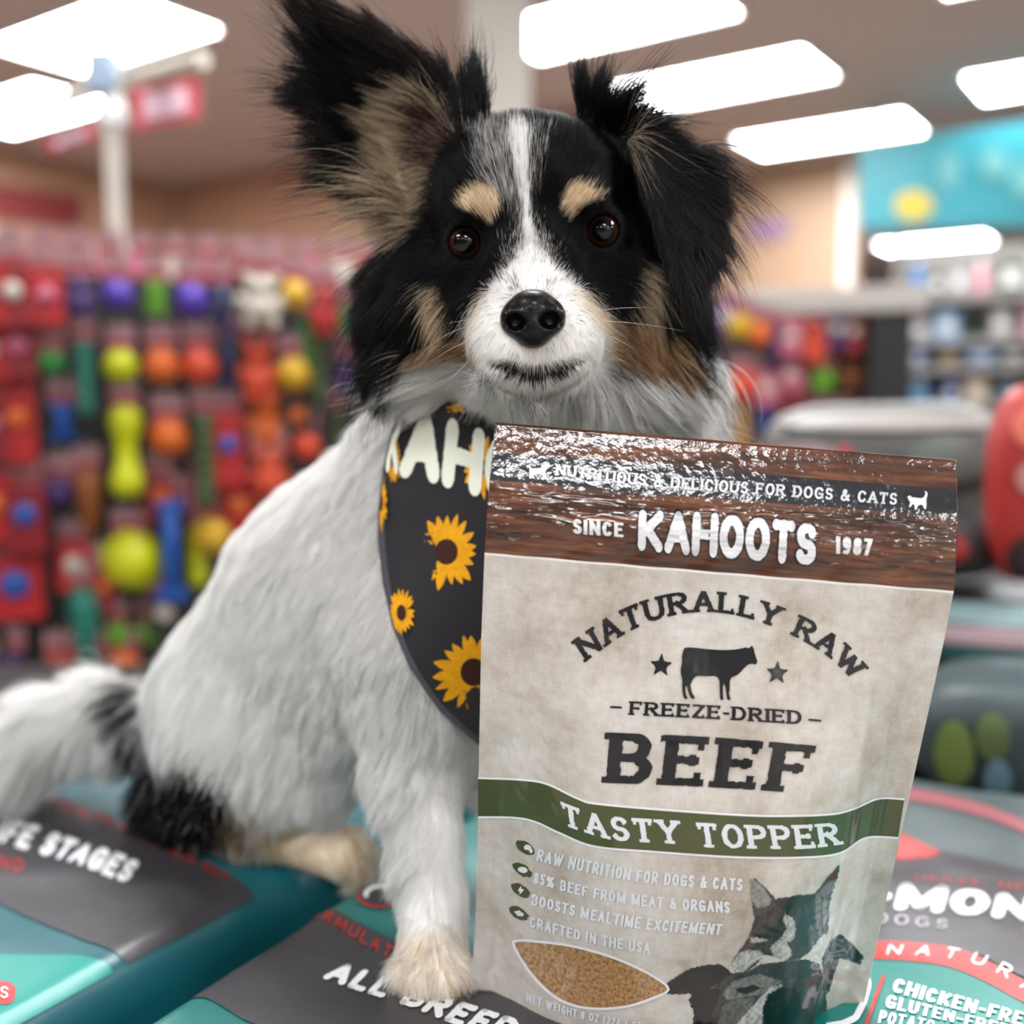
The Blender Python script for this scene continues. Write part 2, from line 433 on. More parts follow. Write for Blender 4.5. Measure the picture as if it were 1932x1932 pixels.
# ------------------------------------------------------------------ the pouch
PL = np.array([(935,797),(925,890),(919,960),(914,1047),(908,1200),(904,1400),(902,1560),(896,1760),(888,1868)], float)
PR = np.array([(1805,868),(1808,985),(1801,1108),(1781,1210),(1759,1310),(1717,1500),(1681,1660),(1650,1800),(1620,1945)], float)
PD = np.array([(0,.4478),(.05,.4444),(.11,.4403),(.17,.4407),(.229,.4440),(.35,.452),(.5,.464),(.7,.483),(.85,.499),(1,.516)])
def smooth(a, b, x):
    t = np.clip((x-a)/(b-a), 0, 1); return t*t*(3-2*t)
def pouch_edges(v):
    yl = 797+v*(1868-797); yr = 868+v*(1945-868); d = np.interp(v, PD[:,0], PD[:,1])
    for _ in range(1): d = (np.interp(np.clip(v-.02,0,1), PD[:,0], PD[:,1])+np.interp(np.clip(v+.02,0,1), PD[:,0], PD[:,1])+d)/3
    xl = np.interp(yl, PL[:,1], PL[:,0]); xr = np.interp(yr, PR[:,1], PR[:,0])
    f = lambda x, y: np.stack([(x-966)/F_PX*d, (966-y)/F_PX*d, d], -1)
    return f(xl, yl), f(xr, yr)
_rid = np.random.default_rng(5)
def pouch_S(u, v, side=1, off=0.0):
    """camera-space point of the pouch's front (side=1) or back (-1)"""
    u = np.asarray(u, float); v = np.asarray(v, float)
    L, R = pouch_edges(v)
    t = (u+1)/2; P = L*(1-t)[..., None] + R*t[..., None]
    prof = np.clip(1-(np.abs(u)/.91)**3.2, 0, 1)
    prof = prof*prof*(1.6-.6*prof)
    b = .036*smooth(.2, .72, v)*prof
    b = b + .0010*smooth(.13, .165, v)*(1-smooth(.165, .20, v))*smooth(0, .12, .9-np.abs(u))      # the zip
    if side > 0:
        # creases running down from the shoulder of the bulge, soft ripples under the header
        s = smooth(.25, .6, v)
        b = b + s*.0011*(np.exp(-((u-.80-.05*v)/.03)**2)+.8*np.exp(-((u-.70)/.025)**2)-.9*np.exp(-((u-.755)/.03)**2) + .7*np.exp(-((u+.83)/.04)**2))
        w = smooth(.12, .2, v)*(1-smooth(.9, 1.0, np.abs(u)))
        b = b + w*.0005*np.sin(u*23+3*np.sin(v*31))*np.exp(-((v-.2)/.05)**2)
        b = b + w*.0009*np.sin(u*9+v*14)*np.sin(v*23-u*6)*smooth(.2,.4,v)
    n = np.array([0, -.30, -.954])
    return P + n*(b*side + off*(1 if side > 0 else -1))[..., None] if np.ndim(b) else P + n*(b*side+off)
def pouch_px(u, v):
    P = pouch_S(u, v); return np.stack([966+P[...,0]/P[...,2]*F_PX, 966-P[...,1]/P[...,2]*F_PX], -1)
def pouch_uv(px):
    px = np.asarray(px, float); u = (px[:,0]-1340)/430; v = np.clip((px[:,1]-840)/1080, .01, .99); e = 1e-3
    for _ in range(14):
        q = pouch_px(u, v); du = (pouch_px(u+e, v)-q)/e; dv = (pouch_px(u, v+e)-q)/e; r = px-q
        det = du[:,0]*dv[:,1]-du[:,1]*dv[:,0]
        u = np.clip(u+.9*(r[:,0]*dv[:,1]-r[:,1]*dv[:,0])/det, -1.02, 1.02); v = np.clip(v+.9*(du[:,0]*r[:,1]-du[:,1]*r[:,0])/det, -.01, 1.01)
    return u, v

def pouch_mat(name, col=None, body=False, crumbs=False, vcol=False, rough=.38):
    m = bpy.data.materials.new(name); m.use_nodes = True; nt = m.node_tree; b = nt.nodes['Principled BSDF']; N = nt.nodes.new; Lk = nt.links.new
    b.inputs['Roughness'].default_value = rough; b.inputs['Specular IOR Level'].default_value = .25
    b.inputs['Coat Weight'].default_value = 1.0; b.inputs['Coat IOR'].default_value = 1.5; b.inputs['Coat Roughness'].default_value = .06
    uv = N('ShaderNodeUVMap'); uv.uv_map = 'UVMap'; sp = N('ShaderNodeSeparateXYZ'); Lk(uv.outputs[0], sp.inputs[0])
    def mp(sx, sy):
        q = N('ShaderNodeMapping'); q.inputs['Scale'].default_value = (sx, sy, 1); Lk(uv.outputs[0], q.inputs[0]); return q.outputs[0]
    def noise(vec, sc, det=5, rg=.6):
        q = N('ShaderNodeTexNoise'); q.inputs['Scale'].default_value = sc; q.inputs['Detail'].default_value = det; q.inputs['Roughness'].default_value = rg; Lk(vec, q.inputs['Vector']); return q.outputs['Fac']
    def ramp(fac, *st):
        q = N('ShaderNodeValToRGB'); e = q.color_ramp.elements
        while len(e) < len(st): e.new(.5)
        for el, (p, c) in zip(e, st): el.position = p; el.color = (*c, 1)
        Lk(fac, q.inputs[0]); return q.outputs[0]
    def math_(op, a, b_):
        q = N('ShaderNodeMath'); q.operation = op
        for i, x in enumerate((a, b_)):
            if isinstance(x, (int, float)): q.inputs[i].default_value = x
            else: Lk(x, q.inputs[i])
        return q.outputs[0]
    def mix(f, a, b_):
        q = N('ShaderNodeMix'); q.data_type = 'RGBA'; Lk(f, q.inputs[0]) if not isinstance(f, float) else setattr(q.inputs[0], 'default_value', f)
        for i, x in ((6, a), (7, b_)):
            if isinstance(x, tuple): q.inputs[i].default_value = (*x, 1)
            else: Lk(x, q.inputs[i])
        return q.outputs[2]
    v = sp.outputs[1]; x = sp.outputs[0]
    if body:
        w1 = ramp(noise(mp(5, 75), 1.0, 9, .68), (.32, srgb(38,20,13)), (.5, srgb(98,56,33)), (.72, srgb(150,92,58)))
        w2 = ramp(noise(mp(2.2, 22), 1.3, 3), (.36, (.30,.28,.27)), (.6, (1,1,1)))
        wq = N('ShaderNodeMix'); wq.data_type = 'RGBA'; wq.blend_type = 'MULTIPLY'; wq.inputs[0].default_value = 1; Lk(w1, wq.inputs[6]); Lk(w2, wq.inputs[7]); wood = wq.outputs[2]
        p1 = ramp(noise(mp(4.2, 5), 1.0, 7, .66), (.30, srgb(164,150,136)), (.48, srgb(200,194,186)), (.64, srgb(214,211,207)))
        p2 = ramp(noise(mp(230, 22), 1.0, 3), (.35, (.95,.95,.945)), (.6, (1,1,1))); p3 = ramp(noise(mp(18, 260), 1.0, 3), (.35, (.95,.945,.94)), (.6, (1,1,1)))
        p4 = ramp(noise(mp(38, 46), 1.0, 6, .7), (.35, (.86,.84,.82)), (.6, (1,1,1)))
        par = p1
        for q_ in (p2, p3, p4):
            q = N('ShaderNodeMix'); q.data_type = 'RGBA'; q.blend_type = 'MULTIPLY'; q.inputs[0].default_value = 1; Lk(par, q.inputs[6]); Lk(q_, q.inputs[7]); par = q.outputs[2]
        c = mix(math_('LESS_THAN', v, .2295), par, wood)
        c = mix(math_('MULTIPLY', math_('GREATER_THAN', v, .2295), math_('LESS_THAN', v, .2335)), c, srgb(228,224,222))
        c = mix(math_('MULTIPLY', math_('GREATER_THAN', v, .052), math_('LESS_THAN', v, .101)), c, srgb(20,25,32))
        Lk(c, b.inputs['Base Color'])
    elif crumbs:
        c = ramp(noise(mp(130, 160), 1.0, 6, .7), (.32, srgb(92,60,32)), (.48, srgb(158,118,76)), (.68, srgb(196,160,112))); Lk(c, b.inputs['Base Color'])
        b.inputs['Roughness'].default_value = .45
    elif vcol:
        a = N('ShaderNodeAttribute'); a.attribute_name = 'print_color'; Lk(a.outputs['Color'], b.inputs['Base Color'])
    else:
        b.inputs['Base Color'].default_value = (*col, 1)
    # relief: crinkled heat seal on the header, woven seal down both sides, faint film ripple elsewhere
    seal = math_('LESS_THAN', v, .112)
    side = math_('MULTIPLY', math_('MAXIMUM', math_('LESS_THAN', x, .052), math_('GREATER_THAN', x, .948)), math_('LESS_THAN', v, .9))
    vor = N('ShaderNodeTexVoronoi'); vor.inputs['Scale'].default_value = 1; Lk(mp(60, 75), vor.inputs['Vector'])
    weave = N('ShaderNodeTexVoronoi'); weave.inputs['Scale'].default_value = 1; Lk(mp(190, 240), weave.inputs['Vector'])
    film = noise(mp(14, 17), 1.0, 2)
    h = math_('ADD', math_('MULTIPLY', math_('MULTIPLY', vor.outputs['Distance'], seal), .17), math_('MULTIPLY', math_('MULTIPLY', weave.outputs['Distance'], math_('MAXIMUM', side, seal)), .06))
    h = math_('ADD', h, math_('MULTIPLY', film, .8))
    zone = math_('MULTIPLY', math_('GREATER_THAN', v, .112), math_('LESS_THAN', v, .205))
    h = math_('ADD', h, math_('MULTIPLY', math_('MULTIPLY', noise(mp(8, 42), 1.0, 2), zone), 4.0))
    bp = N('ShaderNodeBump'); bp.inputs['Strength'].default_value = .55; bp.inputs['Distance'].default_value = .0012; Lk(h, bp.inputs['Height'])
    Lk(bp.outputs[0], b.inputs['Normal']); Lk(bp.outputs[0], b.inputs['Coat Normal'])
    return m

def with_uv(o, uv):
    me = o.data; l = me.uv_layers.new(name='UVMap'); idx = np.zeros(len(me.loops), int); me.loops.foreach_get('vertex_index', idx)
    l.data.foreach_set('uv', np.asarray(uv, np.float32)[idx].ravel()); return o
pouch = empty('treat_pouch', at(1300, 1905, .515))
tag(pouch, 'glossy parchment-printed stand-up pouch of beef topper leaning in front of the dog', 'pouch')
PW = np.array(pouch.location)
nu, nv = 141, 190
uu = np.sin(np.linspace(-math.pi/2, math.pi/2, nu)*.86)/math.sin(math.pi/2*.86); vv = np.linspace(0, 1, nv)
gu, gv = np.meshgrid(uu, vv)
Fp = pouch_S(gu.ravel(), gv.ravel(), 1); Bp = pouch_S(gu.ravel(), gv.ravel(), -1, .0004)
verts = np.vstack([cam2w(*Fp.T), cam2w(*Bp.T)])-PW
faces = []; nn = nu*nv
for j in range(nv-1):
    for i in range(nu-1):
        a = j*nu+i; q = (a, a+nu, a+nu+1, a+1); faces.append(q); faces.append(tuple(nn+k for k in q[::-1]))
for j in range(nv-1):
    a = j*nu; faces.append((a, nn+a, nn+a+nu, a+nu)); a += nu-1; faces.append((a, a+nu, nn+a+nu, nn+a))
for i in range(nu-1):
    faces.append((i, i+1, nn+i+1, nn+i)); a = (nv-1)*nu+i; faces.append((a, nn+a, nn+a+1, a+1))
body = mk('pouch_body', verts, faces, pouch_mat('pouch_film', body=True), pouch, True)
with_uv(body, np.vstack([np.stack([(gu.ravel()+1)/2, gv.ravel()], 1)]*2))

M_P = {}
def pouch_print(name, pxv, faces, col, layer=1, label=None, crumbs=False, parent=None):
    key = ('c',) if crumbs else col
    if key not in M_P: M_P[key] = pouch_mat('pouch_ink_%d' % len(M_P), col, crumbs=crumbs)
    u, v = pouch_uv(pxv); P = pouch_S(u, v, 1, .00016*layer+.0001)
    o = mk(name, cam2w(*P.T)-PW, faces, M_P[key], pouch, True); with_uv(o, np.stack([(u+1)/2, v], 1))
    if label: o['label'] = label
    return o
def ptext(s, style, base, top, col, layer=2, grow=0.0, seed=1, tr=None):
    v2, f = text2d(s, style, seed, grow, tr); return pouch_print('lettering', fit_line(v2, base, top), f, col, layer)
def ribbon(top, bot, n=220):
    s = np.linspace(0, 1, n); a, b = curve_through(top)(s), curve_through(bot)(s); k = 6
    V2 = np.concatenate([a+(b-a)*t for t in np.linspace(0, 1, k)]); F = [(j*n+i, (j+1)*n+i, (j+1)*n+i+1, j*n+i+1) for j in range(k-1) for i in range(n-1)]
    return V2, F
def outline(poly, w, closed=True):
    p = np.asarray(poly, float); p = resample(np.vstack([p, p[:1]]) if closed else p, 6)
    T = np.gradient(p, axis=0)
    if closed: T[0] = T[-1] = p[1]-p[-2]
    T /= np.linalg.norm(T, axis=1)[:,None]; N = np.stack([-T[:,1], T[:,0]], 1)
    n = len(p); return np.concatenate([p+N*w/2, p-N*w/2]), [(i, i+1, n+i+1, n+i) for i in range(n-1)]
INK = srgb(13,16,22); WHITE = srgb(226,226,230); GREEN = srgb(66,72,34); PALE = srgb(214,218,224)
# green banner with pale rules
gt = [(902,1467),(980,1470),(1031,1478),(1091,1506),(1131,1516),(1282,1529),(1432,1538),(1558,1536),(1608,1526),(1656,1506),(1706,1507)]
gb = [(902,1541),(970,1542),(1010,1550),(1056,1571),(1121,1596),(1231,1606),(1382,1616),(1507,1617),(1583,1609),(1633,1580),(1694,1580)]
pouch_print('banner', *ribbon(gt, gb), GREEN, 1, 'olive green banner')
for pth in (gt, gb): pouch_print('banner_rule', *outline(curve_through(pth)(np.linspace(0,1,160)), 4, False), WHITE, 2)
ptext('NUTRITIOUS & DELICIOUS FOR DOGS & CATS', 'serif', [(1048,896),(1246,919),(1440,933),(1691,952)], [(1050,875),(1248,897),(1443,911),(1693,930)], PALE)
ptext('SINCE', 'sans', [(1081,1006),(1176,1013)], [(1081,978),(1176,986)], WHITE)
ptext('1987', 'sans', [(1576,1044),(1642,1049)], [(1576,1011),(1646,1016)], WHITE)
kb, kt = [(1203,1036),(1370,1052),(1537,1066)], [(1200,962),(1370,970),(1537,988)]
ptext('KAHOOTS', 'brush', kb, kt, INK, 2, .10); ptext('KAHOOTS', 'brush', kb, kt, WHITE, 3)
nb = [(1106,1247),(1180,1195),(1256,1164),(1334,1154),(1412,1166),(1490,1196),(1560,1237),(1609,1284)]
nt_ = [(1080,1208),(1158,1156),(1245,1123),(1334,1114),(1425,1128),(1512,1160),(1588,1205),(1637,1256)]
ptext('NATURALLY RAW', 'serif', nb, nt_, INK)
ptext('FREEZE-DRIED', 'serif', [(1187,1348),(1350,1356),(1512,1366)], [(1189,1322),(1350,1330),(1512,1340)], INK)
for a, b in (((1151,1333),(1173,1334)), ((1525,1357),(1549,1359))): pouch_print('lettering', *outline([a, b], 4, False), INK, 2)
ptext('BEEF', 'heavy', [(1143,1476),(1333,1484),(1520,1496)], [(1150,1381),(1345,1390),(1540,1406)], INK)
ptext('TASTY TOPPER', 'serif', [(1063,1555),(1100,1568),(1161,1584),(1262,1590),(1327,1597),(1437,1600),(1518,1600),(1587,1592)],
      [(1057,1510),(1096,1525),(1151,1538),(1267,1546),(1312,1550),(1417,1555),(1502,1555),(1580,1550)], PALE, 3)
bul = [('RAW NUTRITION FOR DOGS & CATS', [(1011,1623),(1120,1648),(1240,1667),(1400,1680)], [(1016,1601),(1125,1625),(1242,1644),(1401,1657)]),
       ('85% BEEF FROM MEAT & ORGANS', [(1005,1665),(1116,1693),(1231,1711),(1377,1722)], [(1008,1644),(1118,1673),(1231,1689),(1376,1700)]),
       ('BOOSTS MEALTIME EXCITEMENT', [(1002,1706),(1106,1733),(1221,1753),(1359,1763)], [(1004,1685),(1108,1712),(1226,1731),(1364,1742)]),
       ('CRAFTED IN THE USA', [(999,1748),(1071,1768),(1151,1786),(1226,1799)], [(1000,1727),(1073,1748),(1153,1766),(1227,1778)]),
       ('NET WEIGHT 8 OZ (226.7 G)', [(993,1888),(1081,1917),(1161,1935),(1206,1942)], [(994,1872),(1083,1902),(1162,1919),(1209,1927)])]
for k, (s, b, t) in enumerate(bul): ptext(s, 'sans', b, t, PALE, seed=k+3)
for k, (cx, cy) in enumerate([(990,1599),(985,1640),(982,1679),(978,1722)]):
    rg = np.random.default_rng(k); a = np.linspace(0, 2*math.pi, 26, endpoint=False)
    el = np.stack([cx+(18+rg.normal(0,1.2,26))*np.cos(a)+5*np.sin(a), cy+(13+rg.normal(0,1.2,26))*np.sin(a)+5*np.cos(a)], 1)
    pouch_print('bullet_icon', *fill_poly(el, 7), GREEN, 1)
    sym = [[(cx-2,cy-2),(cx+3,cy-8),(cx+11,cy-4),(cx+16,cy+6),(cx+11,cy+12),(cx+7,cy+2),(cx+1,cy+5)],
           [(cx-9,cy),(cx-5,cy-6),(cx+5,cy-5),(cx+12,cy),(cx+8,cy+6),(cx-2,cy+6)],
           [(cx+1,cy-9),(cx-6,cy+2),(cx-1,cy+2),(cx-3,cy+9),(cx+8,cy-2),(cx+2,cy-2)],
           [(cx-9,cy-3),(cx+3,cy-6),(cx+4,cy-3),(cx+11,cy+1),(cx+9,cy+6),(cx-2,cy+5),(cx-3,cy+2)]][k]
    pouch_print('bullet_symbol', *fill_poly(np.array(sym, float), 6), PALE, 2)
win = [(968,1776),(978,1773),(1000,1774),(1081,1784),(1161,1807),(1226,1837),(1262,1865),(1231,1882),(1181,1898),(1121,1902),(1071,1892),(1031,1867),(995,1827),(972,1789)]
win = curve_through(win+win[:1])(np.linspace(0,1,60,endpoint=False))
pouch_print('clear_window', *fill_poly(win, 9), None, 1, 'clear window showing brown crumbs', crumbs=True)
pouch_print('window_rule', *outline(win, 5), WHITE, 2)
def star(cx, cy, r, tilt):
    return np.array([(cx+(r if k % 2 == 0 else r*.4)*math.sin(k*math.pi/5+tilt), cy-(r if k % 2 == 0 else r*.4)*math.cos(k*math.pi/5+tilt)) for k in range(10)])
for c in ((1247,1255), (1466,1269)): pouch_print('star', *fill_poly(star(*c, 24, .06), 8), INK, 2)
Z3 = lambda pts: np.array([(880+x/1.992, 780+y/1.992) for x, y in pts])
cow = Z3([(818,880),(840,877),(900,884),(960,888),(1010,886),(1040,880),(1043,873),(1050,880),(1060,882),(1072,870),(1076,880),(1084,890),(1082,902),(1090,920),(1094,932),(1088,942),(1074,938),(1058,942),(1040,958),(1026,975),(1010,985),(992,992),(988,1010),(990,1030),(986,1050),(990,1066),(996,1075),(980,1078),(976,1050),(972,1020),(966,1012),(962,1030),(964,1050),(962,1066),(968,1076),(952,1078),(952,1040),(950,1000),(940,984),(900,986),(868,984),(856,990),(848,1005),(840,1012),(844,1035),(850,1055),(862,1070),(846,1074),(834,1050),(828,1025),(824,1016),(822,1040),(826,1060),(834,1072),(818,1074),(812,1050),(810,1020),(812,990),(806,985),(804,960),(812,930),(808,920),(812,900)])
pouch_print('cow_silhouette', *fill_poly(cow, 8), INK, 2, 'black cow silhouette')
d_ic = Z3([(238,200),(228,205),(226,195),(240,206),(262,206),(284,204),(290,192),(302,182),(314,190),(316,200),(304,204),(298,212),(296,226),(300,246),(292,246),(286,228),(262,226),(250,232),(246,244),(234,242),(240,226),(236,214)])
c_ic = Z3([(1656,312),(1664,306),(1672,314),(1690,316),(1708,318),(1720,312),(1726,296),(1716,288),(1730,294),(1732,306),(1726,322),(1728,340),(1726,360),(1718,360),(1714,342),(1700,342),(1692,350),(1690,364),(1682,362),(1684,346),(1678,336),(1666,354),(1660,352),(1668,334),(1660,324)])
for p in (d_ic, c_ic): pouch_print('pet_icon', *fill_poly(p, 6), WHITE, 2)
hole = np.array([(1374+11*math.cos(t), 887+11*math.sin(t)) for t in np.linspace(0, 2*math.pi, 24, endpoint=False)])
pouch_print('hang_hole', *fill_poly(hole, 6), srgb(64,54,50), 2, 'round punched hang hole')
pouch_print('tear_notch', *fill_poly(np.array([(1786,983),(1806,984),(1806,990),(1788,987)], float), 6), INK, 2)
# printed picture of a cat resting on a dog's head
Zc = lambda pts: np.array([(1220+x/4.2, 1580+y/4.2) for x, y in pts])
lay = [([(815,330),(860,320),(950,400),(1020,480),(1150,460),(1330,440),(1400,350),(1530,205),(1530,260),(1470,450),(1450,560),(1440,740),(1370,800),(1300,900),(1220,960),(1120,985),(1000,940),(930,930),(880,1000),(800,1060),(740,1095),(690,1060),(670,990),(720,910),(800,800),(850,650),(830,500)], (84,78,72)),
 ([(820,340),(850,330),(930,400),(990,490),(960,540),(870,560),(830,480)], (146,144,136)),
 ([(1345,470),(1400,370),(1525,215),(1525,260),(1465,450),(1420,520)], (44,42,43)),
 ([(1000,490),(1150,465),(1330,450),(1300,520),(1250,560),(1050,560)], (52,48,46)),
 ([(1200,620),(1440,560),(1440,740),(1370,800),(1290,890),(1240,850),(1190,800),(1200,720)], (56,58,64)),
 ([(1100,600),(1160,640),(1180,720),(1170,800),(1130,850),(1150,920),(1100,975),(1000,930),(980,870),(1060,800),(1110,720),(1080,640)], (204,200,196)),
 ([(900,690),(960,700),(1060,740),(1050,760),(980,745),(910,715)], (36,33,33)), ([(830,790),(900,790),(960,815),(880,830),(820,830)], (188,184,178)),
 ([(840,760),(940,770),(1050,780),(960,800),(860,790)], (48,45,44)), ([(860,640),(900,610),(880,700),(840,740)], (45,42,41)),
 ([(1095,520),(1115,520),(1125,620),(1105,620)], (40,38,38)), ([(1160,515),(1180,515),(1190,610),(1170,610)], (40,38,38)), ([(1225,545),(1250,545),(1235,640),(1215,640)], (36,35,36)), ([(1050,640),(1072,640),(1078,700),(1056,690)], (40,38,38)), ([(950,590),(1010,560),(1000,600),(950,640)], (50,46,44)),
 ([(1110,830),(1160,810),(1180,830),(1150,880),(1130,870)], (78,70,72)),
 ([(680,990),(720,920),(800,890),(900,895),(930,940),(850,990),(780,1050),(740,1090),(690,1060)], (190,188,186)),
 ([(80,1220),(200,1120),(330,1040),(430,1012),(480,1005),(560,1000),(600,1010),(680,1070),(640,1130),(520,1190),(380,1240),(200,1245),(100,1245)], (26,25,28)),
 ([(680,1070),(800,1060),(900,1000),(1100,980),(1250,960),(1370,1000),(1420,1150),(1430,1300),(1440,1490),(360,1490),(375,1390),(330,1290),(380,1240),(520,1190)], (72,69,69)),
 ([(330,1290),(360,1220),(480,1190),(590,1200),(560,1300),(520,1400),(520,1490),(360,1490),(375,1390)], (24,24,27)),
 ([(700,1130),(900,1080),(1080,1140),(980,1200),(900,1250),(800,1260),(640,1290),(600,1230)], (128,124,120)),
 ([(560,1490),(600,1330),(700,1270),(860,1270),(820,1370),(720,1490)], (110,106,104)),
 ([(700,1490),(800,1380),(900,1270),(980,1190),(1080,1160),(1000,1250),(930,1330),(910,1490)], (194,192,190)),
 ([(700,1195),(860,1165),(905,1195),(800,1235),(720,1235)], (38,37,39)),
 ([(920,1350),(960,1240),(1060,1185),(1170,1190),(1220,1260),(1210,1400),(1150,1490),(950,1490),(920,1420)], (17,18,21)),
 ([(985,1310),(1040,1285),(1055,1340),(1030,1400),(990,1390)], (50,50,52)), ([(1000,1320),(1030,1300),(1038,1345),(1020,1380),(998,1370)], (9,9,10)),
 ([(1240,1120),(1340,1060),(1390,1150),(1330,1250),(1250,1240)], (92,80,80)),
 ([(1470,800),(1540,760),(1620,830),(1720,940),(1700,1005),(1600,980),(1530,960),(1500,1050),(1440,1250),(1400,1150),(1390,950)], (24,25,29))]
st_ = 1.5
gx, gy = np.meshgrid(np.arange(1236, 1634, st_), np.arange(1626, 1938, st_)); G = np.stack([gx.ravel(), gy.ravel()], 1)
Gj = G + 1.6*np.stack([hash_noise(G, .35, 1), hash_noise(G, .35, 2)], 1)
colr = np.full((len(G), 3), .5); alpha = np.zeros(len(G))
for poly, c in lay:
    w = np.clip(.5-poly_dist(Zc(poly), Gj)/3.0, 0, 1); colr = colr*(1-w[:,None])+np.array(srgb(*c))*(.55 if max(c) < 100 else .85)*w[:,None]; alpha = np.maximum(alpha, w)
rot = np.stack([G[:,0]*.8+G[:,1]*.6, (-G[:,0]*.6+G[:,1]*.8)*.25], 1)
colr *= np.clip(.86+.28*hash_noise(rot, .45, 3)+.22*hash_noise(G, .22, 4)+.15*hash_noise(G, .6, 6), .25, 2)[:,None]
nxg = gx.shape[1]; keep = alpha > .5; fc = []
for j in range(gx.shape[0]-1):
    for i in range(nxg-1):
        a = j*nxg+i; q = (a, a+nxg, a+nxg+1, a+1)
        if keep[list(q)].sum() >= 3: fc.append(q)
used = np.unique(np.array(fc)); rm = np.full(len(G), -1); rm[used] = np.arange(len(used))
u_, v_ = pouch_uv(G[used]); Pp = pouch_S(u_, v_, 1, .00017)
pic = mk('printed_picture', cam2w(*Pp.T)-PW, rm[np.array(fc)], pouch_mat('pouch_picture_ink', vcol=True), pouch, True)
with_uv(pic, np.stack([(u_+1)/2, v_], 1)); pic['label'] = 'printed grey cat resting on a black and white dog'
ca = pic.data.color_attributes.new('print_color', 'FLOAT_COLOR', 'POINT'); ca.data.foreach_set('color', np.c_[colr[used], np.ones(len(used))].astype(np.float32).ravel())
# ------------------------------------------------------------------ the dog: one implicit body, meshed, then groomed
f32 = np.float32
def ell(P, c, r):
    q = (P-np.asarray(c, f32))/np.asarray(r, f32); k0 = np.sqrt((q*q).sum(-1)); q = q/np.asarray(r, f32); k1 = np.sqrt((q*q).sum(-1))
    return k0*(k0-1)/(k1+1e-9)
def cap(P, a, b, ra, rb):
    a = np.asarray(a, f32); ab = np.asarray(b, f32)-a; t = np.clip(((P-a)@ab)/(ab@ab), 0, 1)
    return np.sqrt(((P-a-t[..., None]*ab)**2).sum(-1))-(ra+(rb-ra)*t)
def tri(P, a, b, c):
    a, b, c = (np.asarray(q, f32) for q in (a, b, c)); n = np.cross(b-a, c-a)
    d2 = None; ins = None
    for p, q in ((a, b), (b, c), (c, a)):
        e = q-p; w = P-p; t = np.clip((w@e)/(e@e), 0, 1); dd = ((w-t[..., None]*e)**2).sum(-1)
        d2 = dd if d2 is None else np.minimum(d2, dd); s = (w@np.cross(e, n)) <= 0; ins = s if ins is None else ins & s
    pl = ((P-a)@n)**2/(n@n)
    return np.sqrt(np.where(ins, pl, d2))
def smin(a, b, k):
    h = np.clip(.5+.5*(b-a)/k, 0, 1); return b+(a-b)*h-k*h*(1-h)
def smax(a, b, k): return -smin(-a, -b, k)

EYES = [c3(877, 459, .5040), c3(1137, 437, .5050)]
def gaze(c): d = -c/np.linalg.norm(c)+np.array([0, .06, 0]); return d/np.linalg.norm(d)
def sdf_head(P):
    d = ell(P, c3(1002, 392, .535), (.0475, .043, .052))
    for c, r in ((c3(866,588,.522), (.027,.032,.030)), (c3(1150,582,.522), (.027,.032,.030))): d = smin(d, ell(P, c, r), .016)
    for c, r in ((c3(905,392,.4935), (.012,.009,.009)), (c3(1092,376,.4935), (.012,.009,.009))): d = smin(d, ell(P, c, r), .010)
    m = cap(P, c3(1003,468,.508), c3(1005,572,.4635), .021, .0155)
    m = smin(m, ell(P, c3(1006,610,.497), (.0325,.028,.036)), .012)
    m = smin(m, ell(P, c3(957,645,.4705), (.0168,.0195,.0205)), .007)
    m = smin(m, ell(P, c3(1062,641,.4705), (.0168,.0195,.0205)), .007)
    m = smin(m, ell(P, c3(1011,700,.4795), (.0185,.0115,.0185)), .004)
    d = smin(d, m, .013)
    d = smin(d, ell(P, c3(1195,440,.545), (.020,.034,.026)), .014)
    d = smin(d, ell(P, c3(846,676,.537), (.030,.014,.022)), .010); d = smin(d, ell(P, c3(1180,705,.537), (.032,.020,.022)), .010)
    # side ruff masses behind the cheeks
    d = smin(d, ell(P, c3(812,585,.553), (.024,.044,.030)), .02); d = smin(d, ell(P, c3(1222,585,.553), (.024,.044,.030)), .02)
    d = smin(d, ell(P, c3(1012,730,.524), (.031,.017,.026)), .014)
    d = smin(d, ell(P, c3(1240,700,.568), (.022,.030,.022)), .02)
    d = smin(d, cap(P, c3(1000,470,.575), c3(1005,640,.570), .050, .048), .02)
    for c in EYES:
        d = smin(d, np.sqrt(((P-c.astype(f32))**2).sum(-1))-.0118, .007)
    for c in EYES:
        d = smax(d, -cap(P, c, c+gaze(c)*.03, .0076, .0090), .0018)
    for a, b in (((928,684,.4580),(965,693,.4535)), ((965,693,.4535),(1010,697,.4520)), ((1010,697,.4520),(1060,691,.4535)), ((1060,691,.4535),(1104,681,.4580))):
        d = smax(d, -cap(P, c3(*a), c3(*b), .0016, .0016), .003)
    return d
EAR_L = [(888,232,.520),(830,140,.524),(700,52,.531),(585,2,.537),(606,190,.543),(662,322,.540),(800,452,.532)]
EAR_LC = (748,262,.557)
EAR_R = [((1112,212,.526),(1168,212,.520),(1112,275,.530)), ((1168,212,.520),(1222,240,.512),(1180,300,.522)), ((1168,212,.520),(1112,275,.530),(1180,300,.522)),
         ((1222,240,.512),(1192,272,.504),(1285,520,.488)), ((1222,240,.512),(1295,300,.512),(1285,520,.488)), ((1295,300,.512),(1345,430,.503),(1285,520,.488)), ((1345,430,.503),(1320,520,.491),(1285,520,.488)),
         ((1222,240,.512),(1295,300,.512),(1200,350,.530)), ((1295,300,.512),(1270,420,.525),(1200,350,.530))]
